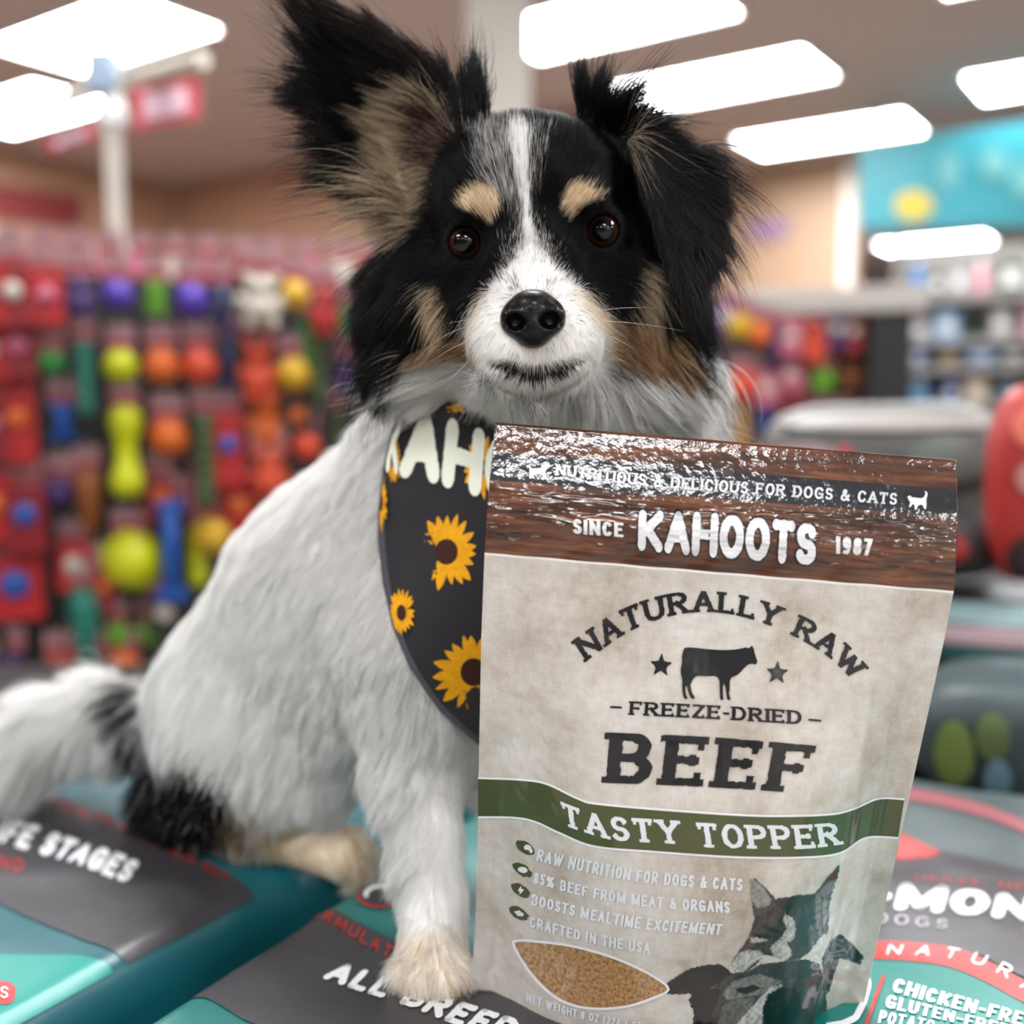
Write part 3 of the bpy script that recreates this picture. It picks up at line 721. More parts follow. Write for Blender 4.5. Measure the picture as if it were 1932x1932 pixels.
def sdf_ears(P):
    d = None; c = c3(*EAR_LC)
    for a, b in zip(EAR_L, EAR_L[1:]+EAR_L[:1]):
        q = tri(P, c3(*a), c3(*b), c)-.0024; d = q if d is None else smin(d, q, .004)
    d = smin(d, tri(P, c3(910,248,.517), c3(894,160,.521), c3(858,250,.523))-.0024, .004)
    e = None
    for t in EAR_R+[((1098,240,.528),(1106,182,.527),(1172,216,.521))]:
        q = tri(P, *[c3(*k) for k in t])-.0026; e = q if e is None else smin(e, q, .004)
    return np.minimum(d, e)
TAIL = [(330,1360,.735,.022),(262,1352,.755,.020),(190,1340,.765,.019),(110,1365,.765,.018),(40,1420,.755,.016),(-20,1480,.745,.012)]
def sdf_body(P):
    d = cap(P, c3(1005,610,.575), c3(985,860,.598), .047, .050)
    d = smin(d, cap(P, c3(985,860,.598), c3(955,1130,.592), .050, .060), .03)
    d = smin(d, cap(P, c3(955,1130,.592), c3(930,1330,.605), .060, .042), .03)
    d = smin(d, cap(P, c3(810,930,.618), c3(650,1120,.668), .054, .062), .04)
    d = smin(d, cap(P, c3(650,1120,.668), c3(470,1312,.712), .062, .061), .04)
    d = smin(d, cap(P, c3(900,1150,.612), c3(650,1320,.668), .055, .050), .04)
    d = smin(d, ell(P, c3(500,1390,.668), (.056,.058,.048)), .02)          # thigh
    d = smin(d, cap(P, c3(560,1470,.655), c3(470,1540,.672), .030, .018), .02)
    d = smin(d, cap(P, c3(400,1500,.690), c3(330,1508,.705), .030, .020), .02)
    d = smin(d, cap(P, c3(490,1560,.668), c3(650,1612,.648), .014, .0155), .010)   # hind foot
    d = smin(d, cap(P, c3(805,1230,.585), c3(790,1430,.580), .042, .025), .025)    # near front leg
    d = smin(d, cap(P, c3(790,1430,.580), c3(818,1700,.549), .023, .0140), .012)
    d = smin(d, cap(P, c3(818,1700,.549), c3(815,1800,.533), .0140, .0165), .008)
    for x, y, dd in ((768,1838,.520), (800,1852,.514), (835,1852,.514), (862,1838,.520)):
        d = smin(d, cap(P, c3(815,1800,.533), c3(x,y,dd), .013, .0085), .004)
    d = smin(d, cap(P, c3(1090,1230,.600), c3(1100,1430,.600), .040, .024), .025)   # far front leg, behind the pouch
    d = smin(d, cap(P, c3(1100,1430,.600), c3(1095,1640,.592), .022, .015), .012)
    d = smin(d, cap(P, c3(1095,1640,.592), c3(1095,1700,.575), .015, .017), .01)
    t = None
    for a, b in zip(TAIL, TAIL[1:]):
        q = cap(P, c3(*a[:3]), c3(*b[:3]), a[3], b[3]); t = q if t is None else smin(t, q, .01)
    return smin(d, t, .012)
def sdf_dog(P):
    return smin(smin(sdf_head(P), sdf_body(P), .022), sdf_ears(P), .010)
def grad(fn, P, e=.0008):
    g = np.stack([fn(P+np.eye(3, dtype=f32)[i]*e)-fn(P-np.eye(3, dtype=f32)[i]*e) for i in range(3)], -1)
    return g/(np.linalg.norm(g, axis=-1, keepdims=True)+1e-12)
def surface_nets(fn, lo, hi, h, slack=1.7, B=8):
    lo = np.asarray(lo, f32); n = (np.ceil((np.asarray(hi)-lo)/h/B).astype(int))*B; nb = n//B
    A = np.empty(tuple(n), f32)
    ci = np.stack(np.meshgrid(*[np.arange(k) for k in nb], indexing='ij'), -1).reshape(-1, 3)
    cd = fn((lo+(ci*B+(B-1)/2)*h).astype(f32))
    A6 = A.reshape(nb[0], B, nb[1], B, nb[2], B)
    A6[:] = cd.reshape(nb[0], 1, nb[1], 1, nb[2], 1)
    near = ci[np.abs(cd) < slack*B*h*.87]
    off = np.stack(np.meshgrid(*[np.arange(B)]*3, indexing='ij'), -1).reshape(-1, 3)
    for s in range(0, len(near), 1500):
        c = near[s:s+1500]; P = (lo+(c[:, None]*B+off[None])*h).astype(f32); d = fn(P.reshape(-1, 3)).reshape(len(c), B, B, B)
        for k in range(len(c)): i, j, l = c[k]; A6[i, :, j, :, l, :] = d[k]
    A = A6.reshape(tuple(n)); ins = A < 0
    c8 = [(i, j, k) for i in (0, 1) for j in (0, 1) for k in (0, 1)]
    sl = lambda a, o: a[o[0]:n[0]-1+o[0], o[1]:n[1]-1+o[1], o[2]:n[2]-1+o[2]]
    cnt = np.zeros(tuple(n-1), np.uint8)
    for o in c8: cnt += sl(ins, o)
    cell = np.argwhere((cnt > 0) & (cnt < 8))
    vals = np.stack([A[cell[:,0]+o[0], cell[:,1]+o[1], cell[:,2]+o[2]] for o in c8], 1)
    acc = np.zeros((len(cell), 3), f32); num = np.zeros(len(cell), f32)
    for a in range(8):
        for b in range(a+1, 8):
            oa, ob = np.array(c8[a]), np.array(c8[b])
            if np.abs(oa-ob).sum() != 1: continue
            va, vb = vals[:, a], vals[:, b]; x = (va < 0) != (vb < 0); t = np.where(x, va/(va-vb+1e-12), 0)
            acc += (oa+(ob-oa)*t[:, None])*x[:, None]; num += x
    V = lo+(cell+acc/num[:, None])*h
    idx = np.full(tuple(n-1), -1, np.int32); idx[cell[:,0], cell[:,1], cell[:,2]] = np.arange(len(cell))
    Q = []
    for ax in range(3):
        a1, a2 = (ax+1) % 3, (ax+2) % 3
        s0 = [slice(None)]*3; s1 = [slice(None)]*3; s0[ax] = slice(0, n[ax]-1); s1[ax] = slice(1, n[ax])
        e0, e1 = ins[tuple(s0)], ins[tuple(s1)]
        E = np.argwhere(e0 != e1); E = E[(E[:, a1] > 0) & (E[:, a2] > 0) & (E[:, a1] < n[a1]-1) & (E[:, a2] < n[a2]-1)]
        fl = e0[E[:,0], E[:,1], E[:,2]]
        o1 = np.zeros(3, int); o2 = np.zeros(3, int); o1[a1] = 1; o2[a2] = 1
        q = np.stack([idx[tuple((E-k).T)] for k in (o1*0, o1, o1+o2, o2)], 1)
        q = np.where(fl[:, None], q, q[:, ::-1]); Q.append(q)
    Q = np.concatenate(Q); return V.astype(f32), Q[(Q >= 0).all(1)]
DV, DQ = surface_nets(sdf_dog, (-.40, -.31, .425), (.225, .275, .86), .0020)
for _ in range(2):
    DV = DV-(sdf_dog(DV)*.8)[:, None].astype(f32)*grad(sdf_dog, DV).astype(f32)

# ---- coat pattern
BLACK, WHT, TAN, CREAM, BROWN = np.array(srgb(12,11,13)), np.array(srgb(250,248,245)), np.array(srgb(196,160,118)), np.array(srgb(226,206,176)), np.array(srgb(58,46,42))
HEADP = [  # polygon, colour, probability inside, softness px
 ([(885,240),(1000,222),(985,330),(990,430),(965,400),(905,330)], WHT*.75, .5, 9),
 ([(1003,235),(1040,240),(1020,330),(1005,400),(1000,330)], WHT*.75, .25, 8),
 ([(962,238),(997,238),(1000,300),(1001,400),(1009,450),(987,450),(985,400),(973,330),(960,280)], WHT, .97, 4),
 ([(1000,415),(1018,470),(1050,505),(1100,545),(1150,600),(1168,660),(1135,720),(1060,745),(950,740),(895,690),(872,640),(885,590),(925,540),(965,500),(985,470)], WHT, .98, 7),
 ([(985,430),(1012,430),(1050,490),(1000,500),(950,500)], WHT*.8, .6, 14),
 ([(1080,540),(1140,580),(1180,640),(1210,690),(1150,690),(1150,640),(1110,590)], CREAM, .75, 9),
 ([(880,600),(905,560),(925,545),(890,620),(870,650)], CREAM, .5, 8),
 ([(803,525),(824,545),(850,612),(848,650),(824,640),(806,590)], CREAM*.92, .92, 5),
 ([(800,655),(850,635),(880,630),(900,680),(860,690),(800,700)], TAN*.85, .9, 8),
 ([(1214,478),(1236,520),(1238,600),(1262,655),(1200,690),(1150,665),(1160,640),(1190,590),(1206,540)], CREAM*.75, .85, 6),
 ([(1165,610),(1235,590),(1275,640),(1260,690),(1200,700),(1160,670)], TAN*.8, .9, 8),
 ([(870,368),(902,350),(936,358),(946,395),(926,424),(896,402),(868,394)], CREAM, .96, 4),
 ([(1058,366),(1084,344),(1112,350),(1140,374),(1100,386),(1076,412),(1058,396)], CREAM, .96, 4),
 ([(720,720),(752,692),(830,668),(898,690),(950,735),(1060,745),(1130,720),(1180,690),(1290,690),(1345,600),(1460,700),(1460,960),(600,960)], WHT, .97, 8),
 ([(925,684),(960,680),(1010,690),(1060,682),(1106,680),(1064,708),(1010,720),(955,706)], BLACK, .9, 4),
 ([(968,515),(985,540),(960,548)], BROWN, .4, 5), ([(1030,520),(1050,530),(1034,545)], BROWN, .35, 5),
 ([(975,548),(1003,556),(1036,548),(1050,570),(960,570)], BROWN*1.5, .35, 6)]
BODYP = [([(228,1430),(270,1410),(370,1415),(425,1455),(450,1530),(430,1590),(250,1590)], BLACK*1.5, .96, 12),
 ([(236,1300),(285,1290),(290,1420),(245,1400)], BLACK*1.8, .9, 6),
 ([(430,1500),(490,1510),(500,1600),(420,1600)], TAN*.75, .6, 14), ([(500,1555),(700,1560),(700,1660),(480,1640)], CREAM*1.02, .8, 10),
 ([(740,1760),(890,1760),(890,1900),(730,1900)], CREAM*1.05, .45, 20)]
EARP = [([(690,215),(740,180),(810,165),(862,225),(825,330),(800,440),(760,425),(712,340)], CREAM*.75, .85, 9),
 ([(790,205),(850,215),(850,300),(815,330),(775,290)], np.array(srgb(70,44,40)), .85, 8),
 ([(670,385),(760,360),(800,420),(720,440)], CREAM*.7, .6, 8),
 ([(545,-60),(700,40),(860,150),(840,165),(700,75),(620,45),(600,120),(540,100)], BROWN, .6, 10),
 ([(1170,235),(1200,240),(1212,300),(1192,300)], CREAM*.6, .35, 6)]
def paint(px, pats, base, rng=None):
    c = np.tile(base, (len(px), 1)).astype(float)
    for poly, col, pr, soft in pats:
        bb = np.array(poly); m = (px[:,0] > bb[:,0].min()-30) & (px[:,0] < bb[:,0].max()+30) & (px[:,1] > bb[:,1].min()-30) & (px[:,1] < bb[:,1].max()+30)
        i = np.where(m)[0]
        if not len(i): continue
        if rng is None:
            w = np.clip(.5-poly_dist(poly, px[i])/(2*soft), 0, 1)*pr; c[i] = c[i]*(1-w[:, None])+col*w[:, None]
        else:
            q = px[i]+rng.normal(0, soft, (len(i), 2)); h = inside(poly, q) & (rng.random(len(i)) < pr); c[i[h]] = col
    return c
def topx(P): return np.stack([966+P[:,0]/P[:,2]*F_PX, 966-P[:,1]/P[:,2]*F_PX], 1)
def coat(P, N, rng=None):
    px = topx(P); h, b, e = sdf_head(P), sdf_body(P), sdf_ears(P)
    grp = np.where(e < np.minimum(h, b)-.0005, 2, np.where(h < b, 0, 1))
    c = np.zeros((len(P), 3)); i0, i1, i2 = (np.where(grp == k)[0] for k in (0, 1, 2))
    c[i0] = paint(px[i0], HEADP, BLACK, rng); c[i1] = paint(px[i1], BODYP, WHT, rng)
    back = i0[(N[i0, 2] > .35)]; c[back] = BLACK
    fr = i2[(N[i2, 2] < .25)]; bk = i2[(N[i2, 2] >= .25)]
    c[fr] = paint(px[fr], EARP, BLACK*1.1, rng); c[bk] = BLACK*1.2
    flap = i2[px[i2, 0] > 1185]; c[flap] = np.where(c[flap].max(1, keepdims=True) < .03, np.array(srgb(34,32,34)), c[flap])
    low = i1[px[i1, 1] < 700]; c[low] = BLACK                       # nape
    return grp, px, c
DN = grad(sdf_dog, DV)
g_, px_, sk = coat(DV, DN)
dog_loc = at(815, 1868, .516)
m_skin = bpy.data.materials.new('dog_skin'); m_skin.use_nodes = True
a_ = m_skin.node_tree.nodes.new('ShaderNodeAttribute'); a_.attribute_name = 'coat_color'
b_ = m_skin.node_tree.nodes['Principled BSDF']; m_skin.node_tree.links.new(a_.outputs['Color'], b_.inputs['Base Color']); b_.inputs['Roughness'].default_value = .8; b_.inputs['Specular IOR Level'].default_value = .15
def np_mesh(name, V, Q, material, parent=None):
    me = bpy.data.meshes.new(name); n = Q.shape[1]
    me.vertices.add(len(V)); me.vertices.foreach_set('co', np.asarray(V, f32).ravel())
    me.loops.add(Q.size); me.loops.foreach_set('vertex_index', Q.astype(np.int32).ravel())
    me.polygons.add(len(Q)); me.polygons.foreach_set('loop_start', np.arange(0, Q.size, n, dtype=np.int32))
    me.update(calc_edges=True); me.validate(); me.polygons.foreach_set('use_smooth', np.ones(len(me.polygons), bool))
    me.materials.append(material); return link(bpy.data.objects.new(name, me), parent)
DQ = DQ[:, ::-1] if True else DQ
dog = np_mesh('dog', cam2w(*DV.T)-dog_loc, DQ, m_skin)
dog.location = dog_loc.tolist()
tag(dog, 'small black and white dog with one raised ear sitting on the food bags', 'dog')
ca = dog.data.color_attributes.new('coat_color', 'FLOAT_COLOR', 'POINT'); ca.data.foreach_set('color', np.c_[sk, np.ones(len(sk))].astype(f32).ravel())

# ---- grooming guides: px, py, direction, length mm, lift off the skin
G_HEAD = np.array([(1000,500,0,-1,4,.3),(945,520,-.6,-.6,5,.3),(1068,515,.6,-.6,5,.3),(985,400,0,-1,6,.28),(900,375,-.5,-.8,6,.28),(1090,365,.5,-.8,6,.28),(985,300,0,-1,9,.28),(915,300,-.35,-.9,10,.28),
 (1060,290,.3,-.9,9,.28),(960,240,-.1,-1,10,.35),(860,320,-.75,-.6,12,.28),(1150,310,.6,-.6,11,.28),(820,430,-.95,-.1,12,.28),(1195,400,.8,.1,10,.28),(850,520,-.8,.35,8,.28),(1170,510,.8,.35,8,.28),
 (900,610,-.8,.4,5,.28),(1120,605,.85,.35,5,.28),(1000,655,0,1,3.5,.25),(945,660,-.4,1,4,.25),(1065,655,.4,1,4,.25),(1008,715,0,1,4.5,.25),(960,722,-.4,1,4,.22),(1060,722,.4,1,4,.22),(925,690,-.5,.9,4,.2),(1095,688,.5,.9,4,.2),(895,675,-.8,.5,6,.25),(1128,672,.8,.5,6,.25),(1005,530,0,-1,3,.2),(950,580,-.9,-.1,3.2,.25),(1060,580,.9,-.1,3.2,.25),
 (830,600,-.5,.85,14,.3),(1225,590,.5,.85,14,.3),(830,680,-.92,.35,27,.3),(905,722,-.7,.6,16,.3),(1005,770,0,1,22,.3),(1120,735,.35,.9,26,.3),(1235,690,.75,.65,32,.3),
 (760,480,-.95,.25,36,.4),(720,560,-.85,.5,38,.4),(740,660,-.6,.75,36,.4),(790,740,-.7,.6,28,.35),(1290,540,.5,.85,26,.3),(1300,630,.75,.65,28,.35),(1300,740,.65,.75,36,.35),(1350,720,.8,.6,36,.4)], float)
G_EAR = np.array([(700,250,-.95,-.2,13,.25),(780,190,-.85,-.35,15,.25),(770,330,-.95,.0,12,.25),(650,120,-.6,-.6,18,.3),(600,40,-.5,-.85,24,.3),(590,100,-.75,-.6,30,.3),(600,200,-1,.0,34,.3),(650,310,-1,.1,34,.3),(720,400,-.98,.2,36,.35),(790,450,-.9,.4,36,.35),
 (700,60,-.85,-.5,16,.25),(830,150,-.6,-.7,16,.25),(888,190,.05,-1,24,.3),(900,235,.0,-1,22,.35),(840,300,-.8,-.3,9,.25),(800,380,-.9,.2,18,.3),
 (1106,195,.05,-1,24,.35),(1120,215,.3,-1,26,.4),(1165,212,.65,-.75,26,.45),(1215,230,.85,-.35,18,.3),(1210,280,.45,.9,16,.12),(1250,400,.35,.95,24,.10),(1290,500,.15,1,16,.10),(1330,410,.4,.9,26,.15),(1310,310,.85,.5,32,.25),(1345,430,.5,.85,24,.2),(1320,510,.2,1,16,.15),(1200,350,.3,1,10,.15)], float)
G_BODY = np.array([(700,850,-.6,.75,20,.22),(760,780,-.7,.5,22,.3),(560,1000,-.6,.8,20,.2),(420,1150,-.5,.85,20,.2),(350,1300,-.3,.95,18,.18),(800,1350,-.3,1,27,.25),(650,1250,-.6,.75,24,.2),(500,1380,-.35,.95,26,.22),
 (330,1500,-.7,.6,30,.35),(420,1540,-.2,1,20,.3),(640,1470,-.45,.9,28,.3),(780,1550,-.35,.95,16,.28),(865,1500,.05,1,11,.25),(745,1600,-.75,.7,28,.3),(760,1480,-.6,.8,28,.3),(815,1700,-.1,1,10,.28),(815,1790,0,1,10,.3),(765,1835,-.2,1,12,.3),(815,1850,0,1,12,.3),(862,1835,.2,1,11,.3),
 (600,1600,.5,.6,5,.2),(130,1330,-.6,.8,50,.35),(30,1420,-.7,.7,62,.35),(230,1330,-.4,.9,40,.3),(190,1390,-.45,.9,58,.3),(100,1400,-.5,.85,66,.3),(1330,780,.6,.8,24,.3),(1200,900,.2,1,14,.2)], float)
BAND_L = [(800,722),(762,770),(742,810),(725,880),(716,960),(715,1020),(724,1100),(742,1180),(775,1260),(830,1340),(905,1405),(990,1452)]
BAND_R = [(1285,722),(1305,790),(1312,850),(1312,950),(1290,1100),(1250,1200),(1190,1300),(1110,1390),(1000,1452)]
BAND_POLY = BAND_L+BAND_R[::-1]
rng = np.random.default_rng(11)
def quad_area(V, Q): return .5*np.linalg.norm(np.cross(V[Q[:,2]]-V[Q[:,0]], V[Q[:,3]]-V[Q[:,1]]), axis=1)
QA = quad_area(DV, DQ); QC = DV[DQ].mean(1); QN = DN[DQ].mean(1)
def scatter(n, weight):
    p = QA*weight; p = p/p.sum(); f = rng.choice(len(DQ), n, p=p); s, t = rng.random(n)[:, None], rng.random(n)[:, None]; v = DV[DQ[f]]
    return ((v[:,0]*(1-s)+v[:,1]*s)*(1-t)+(v[:,3]*(1-s)+v[:,2]*s)*t).astype(f32)
def groom(P, N, px, grp):
    out = np.zeros((len(P), 4))
    for k, G in enumerate((G_HEAD, G_BODY, G_EAR)):
        i = np.where(grp == k)[0]
        for s in range(0, len(i), 40000):
            j = i[s:s+40000]; d2 = ((px[j][:, None]-G[None, :, :2])**2).sum(-1); w = 1/(d2+ (18**2))**2; w /= w.sum(1, keepdims=True); out[j] = w@G[:, 2:6]
    return out
def strands(P, N, dirs, L, lift, M, clump, cell, wild, droop):
    n = len(P); N = N.astype(float)
    g = np.stack([dirs[:,0], -dirs[:,1], np.zeros(n)], 1); g /= np.linalg.norm(g, axis=1, keepdims=True)+1e-9
    t = g-(g*N).sum(1, keepdims=True)*N; tl = np.linalg.norm(t, axis=1, keepdims=True); t = t/(tl+1e-6)
    wv = np.stack([hash_noise(P, 110, 20+k) for k in range(3)], 1)*.35+np.stack([hash_noise(P, 320, 30+k) for k in range(3)], 1)*.22
    d0 = t*(1-lift)[:, None]+N*lift[:, None]+wv*wild[:, None]+rng.normal(0, .10, (n, 3))*wild[:, None]*1.2
    d0 -= np.minimum((d0*N).sum(1)-.06, 0)[:, None]*N
    d0 /= np.linalg.norm(d0, axis=1, keepdims=True)
    d1 = t*.9+g*.35+np.array([0, -1, 0])*droop[:, None]+rng.normal(0, .14, (n, 3))*wild[:, None]
    d1 -= np.minimum((d1*N).sum(1)+.02, 0)[:, None]*N
    d1 /= np.linalg.norm(d1, axis=1, keepdims=True)
    s = np.linspace(0, 1, M); K = np.zeros((n, M, 3)); K[:, 0] = P
    for m in range(1, M):
        tt = (s[m]+s[m-1])/2; d = d0*(1-tt)+d1*tt; d /= np.linalg.norm(d, axis=1, keepdims=True)+1e-9; K[:, m] = K[:, m-1]+d*(L/(M-1))[:, None]
    # gather strands into locks
    key = np.floor(P/cell[:, None]+.5*np.stack([hash_noise(P, 200, 40+k) for k in range(3)], 1)).astype(np.int64)
    h = (key[:,0]*73856093) ^ (key[:,1]*19349663) ^ (key[:,2]*83492791)
    _, inv = np.unique(h, return_inverse=True); cnt = np.bincount(inv); 
    mean = np.stack([np.stack([np.bincount(inv, K[:, m, c])/cnt for c in range(3)], 1) for m in range(M)], 1)
    for m in range(1, M):
        w = clump*(s[m]**1.3); K[:, m] += (mean[inv, m]-K[:, m])*w[:, None]
    return K
def make_curves(name, K, rad, col, material, parent):
    n, M, _ = K.shape; W = cam2w(K[...,0], K[...,1], K[...,2])-dog_loc
    hc = bpy.data.hair_curves.new(name); hc.add_curves([M]*n)
    hc.attributes['position'].data.foreach_set('vector', W.astype(f32).ravel())
    ra = hc.attributes.get('radius') or hc.attributes.new('radius', 'FLOAT', 'POINT')
    taper = np.clip(1.06-np.linspace(0, 1, M)**1.8, .12, 1)
    ra.data.foreach_set('value', (rad[:, None]*taper[None]).astype(f32).ravel())
    ca = hc.attributes.new('coat_color', 'FLOAT_COLOR', 'CURVE'); ca.data.foreach_set('color', np.c_[col, np.ones(n)].astype(f32).ravel())
    hc.materials.append(material); return link(bpy.data.objects.new(name, hc), parent)
m_fur = bpy.data.materials.new('dog_fur'); m_fur.use_nodes = True
a_ = m_fur.node_tree.nodes.new('ShaderNodeAttribute'); a_.attribute_name = 'coat_color'
b_ = m_fur.node_tree.nodes['Principled BSDF']; m_fur.node_tree.links.new(a_.outputs['Color'], b_.inputs['Base Color']); b_.inputs['Roughness'].default_value = .34; b_.inputs['Specular IOR Level'].default_value = .32
t_ = m_fur.node_tree.nodes.new('ShaderNodeBsdfTranslucent'); x_ = m_fur.node_tree.nodes.new('ShaderNodeMixShader'); x_.inputs[0].default_value = .5
m_fur.node_tree.links.new(a_.outputs['Color'], t_.inputs['Color']); m_fur.node_tree.links.new(b_.outputs[0], x_.inputs[1]); m_fur.node_tree.links.new(t_.outputs[0], x_.inputs[2]); m_fur.node_tree.links.new(x_.outputs[0], m_fur.node_tree.nodes['Material Output'].inputs['Surface'])
qg, qpx, _c = coat(QC.astype(f32), QN)
facing = np.where(QN[:, 2] < .15, 1.0, np.where(QN[:, 2] < .5, .45, .12))
eye_d = np.min([np.linalg.norm(QC-c, axis=1) for c in EYES], axis=0)
NOSE_C = c3(1005, 600, .4495)
bald = (eye_d < .0118) | (np.linalg.norm((QC-NOSE_C)/np.array([.0098, .0104, .012]), axis=1) < 1.0)
in_band = (poly_dist(BAND_POLY, qpx) < -14) & (qg == 1) & (QN[:, 2] < .5)
under = QC[:, 2] > .9
def fur(name, n, mask, rad, M, lab, **kw):
    w = facing*mask*(~bald)*(~in_band)
    P = scatter(n, w); N = grad(sdf_dog, P).astype(float); grp, px, c = coat(P, N, rng); gd = groom(P, N, px, grp)
    ed = np.min([np.linalg.norm(P-e, axis=1) for e in EYES], axis=0); near = smooth(.012, .020, ed)
    L = gd[:, 2]*.001*(.3+.7*near)*rng.uniform(.5, 1.1, n)*(1+.4*(rng.random(n) < .12)*smooth(8, 24, gd[:, 2]))*kw.get('len', 1); lift = np.clip(gd[:, 3]+rng.normal(0, .05, n), .05, .9)
    lum = c.mean(1); c = c*np.where(lum < .05, np.exp(rng.normal(0, .55, n)), rng.normal(1, .10, n).clip(.6, 1.3))[:, None]
    long_ = smooth(8, 24, gd[:, 2])
    K = strands(P, N, gd[:, :2], L, lift, M, (.25+.55*long_)*kw.get('clump', 1), .0028+.0050*long_, .35+.65*long_, .05+.3*long_)
    r = rad*(.75+.5*rng.random(n))*(1+.25*long_)
    o = make_curves(name, K, r, np.clip(c, 0, .95), m_fur, dog); o['kind'] = 'stuff'
    o['label'] = lab
    return o
fur('head_fur', 115000, qg == 0, .00007, 6, 'short black, white and tan face fur with a shaggy ruff')
fur('ear_fur', 32000, qg == 2, .000075, 7, 'long black and tan hair on the ears')
fur('ear_fringe', 4200, qg == 2, .00009, 10, 'loose long strands fringing the ears', len=1.75, clump=.85)
fur('ruff_wisps', 3200, (qg == 0) & ((qpx[:, 0] < 830) | (qpx[:, 0] > 1215) | (qpx[:, 1] > 690)), .00009, 10, 'loose long strands of the ruff', len=1.6, clump=.8)
fur('body_fur', 105000, qg == 1, .000115, 6, 'long white body coat with black patches')

# ---- eyes
m_eye = bpy.data.materials.new('dog_eye'); m_eye.use_nodes = True
a_ = m_eye.node_tree.nodes.new('ShaderNodeAttribute'); a_.attribute_name = 'eye_color'; b_ = m_eye.node_tree.nodes['Principled BSDF']
m_eye.node_tree.links.new(a_.outputs['Color'], b_.inputs['Base Color']); b_.inputs['Roughness'].default_value = .5; b_.inputs['Specular IOR Level'].default_value = 0; b_.inputs['Coat Weight'].default_value = 1; b_.inputs['Coat Roughness'].default_value = .015; b_.inputs['Coat IOR'].default_value = 1.42
for c in EYES:
    z = gaze(c); x = np.cross((0, 1, 0), z); x /= np.linalg.norm(x); y = np.cross(z, x); R = .0094
    th = np.r_[np.linspace(0, .95, 30), np.linspace(1.05, math.pi, 16)]; nph = 40; V = []; cc = []
    for t in th:
        for k in range(nph):
            a = 2*math.pi*k/nph; bul = 1+.05*math.exp(-(t/.6)**4)
            V.append(c+R*bul*(math.cos(t)*z+math.sin(t)*(math.cos(a)*x+math.sin(a)*y)))
            rr = R*math.sin(t); s1 = float(smooth(.0048, .0056, rr)); s2 = float(smooth(.0066, .0078, rr)); s3 = float(smooth(.0083, .0088, rr)) if t < 1.5 else 1
            col = np.array(srgb(5,7,11))*(1-s1)+np.array(srgb(50,28,17))*s1; col = col*(1-s2)+np.array(srgb(24,15,12))*s2; col = col*(1-s3)+np.array(srgb(120,104,98))*s3
            cc.append(col)
    Fc = [(i*nph+k, i*nph+(k+1) % nph, (i+1)*nph+(k+1) % nph, (i+1)*nph+k) for i in range(len(th)-1) for k in range(nph)]
    V = np.array(V); e = mk('eye', cam2w(*V.T)-dog_loc, Fc, m_eye, dog, True); e['label'] = 'glossy dark brown eye'
    ca = e.data.color_attributes.new('eye_color', 'FLOAT_COLOR', 'POINT'); ca.data.foreach_set('color', np.c_[np.array(cc), np.ones(len(cc))].astype(f32).ravel())
# ---- nose
def sdf_nose(P):
    d = ell(P, c3(1005,582,.4515), (.0104,.0080,.0100)); d = smin(d, ell(P, c3(1005,622,.4515), (.0086,.0080,.0096)), .006)
    for s, x, y in ((-1, 971, 603), (1, 1040, 600)):
        d = smin(d, ell(P, c3(x+s*1, y-1, .4490), (.0060,.0074,.0080)), .003)
        d = smax(d, -ell(P, c3(x-s*1, y+3, .4405), (.0046,.0039,.0075)), .0014)
        d = smax(d, -cap(P, c3(x+s*10, y+10, .4415), c3(x+s*28, y+14, .4470), .0013, .0010), .0015)
    return smax(d, -cap(P, c3(1005,604,.4395), c3(1006,665,.4420), .0006, .0008), .0015)
nV, nQ = surface_nets(sdf_nose, NOSE_C-.019, NOSE_C+.019, .00042, 2.2)
m_nose = mat('dog_nose', srgb(6,5,6), .32, .16, coat=.25, coat_rough=.16)
nt = m_nose.node_tree; vo = nt.nodes.new('ShaderNodeTexVoronoi'); vo.inputs['Scale'].default_value = 1500; tc = nt.nodes.new('ShaderNodeTexCoord'); nt.links.new(tc.outputs['Object'], vo.inputs['Vector'])
bp = nt.nodes.new('ShaderNodeBump'); bp.inputs['Strength'].default_value = .35; bp.inputs['Distance'].default_value = .0004; nt.links.new(vo.outputs['Distance'], bp.inputs['Height']); nt.links.new(bp.outputs[0], nt.nodes['Principled BSDF'].inputs['Normal'])
no = np_mesh('nose', cam2w(*nV.T)-dog_loc, nQ[:, ::-1], m_nose, dog); no['label'] = 'wet black nose'
# ---- whiskers
wh = [((1110,590,.468),(1180,575,.462),(1260,583,.468)), ((1115,605,.467),(1200,606,.462),(1290,625,.468)), ((1120,620,.468),(1170,640,.465),(1205,665,.468)), ((1115,635,.47),(1150,665,.465),(1190,690,.47)),
      ((895,615,.470),(850,618,.466),(796,664,.472)), ((890,640,.472),(860,650,.468),(800,690,.472)), ((900,660,.472),(860,720,.470),(790,745,.476)), ((905,690,.475),(880,735,.472),(870,770,.478)),      ((1095,700,.474),(1130,730,.470),(1150,760,.474)), ((905,600,.47),(870,606,.468),(840,610,.47))]
K = np.array([[c3(*((np.array(a)*(1-t)**2+2*np.array(b)*t*(1-t)+np.array(c)*t*t))) for t in np.linspace(0, 1, 9)] for a, b, c in wh])
wk = make_curves('whiskers', K, np.full(len(K), .00011), np.tile(srgb(232,230,228), (len(K), 1)), m_fur, dog); wk['label'] = 'long pale whiskers'; wk['kind'] = 'stuff'

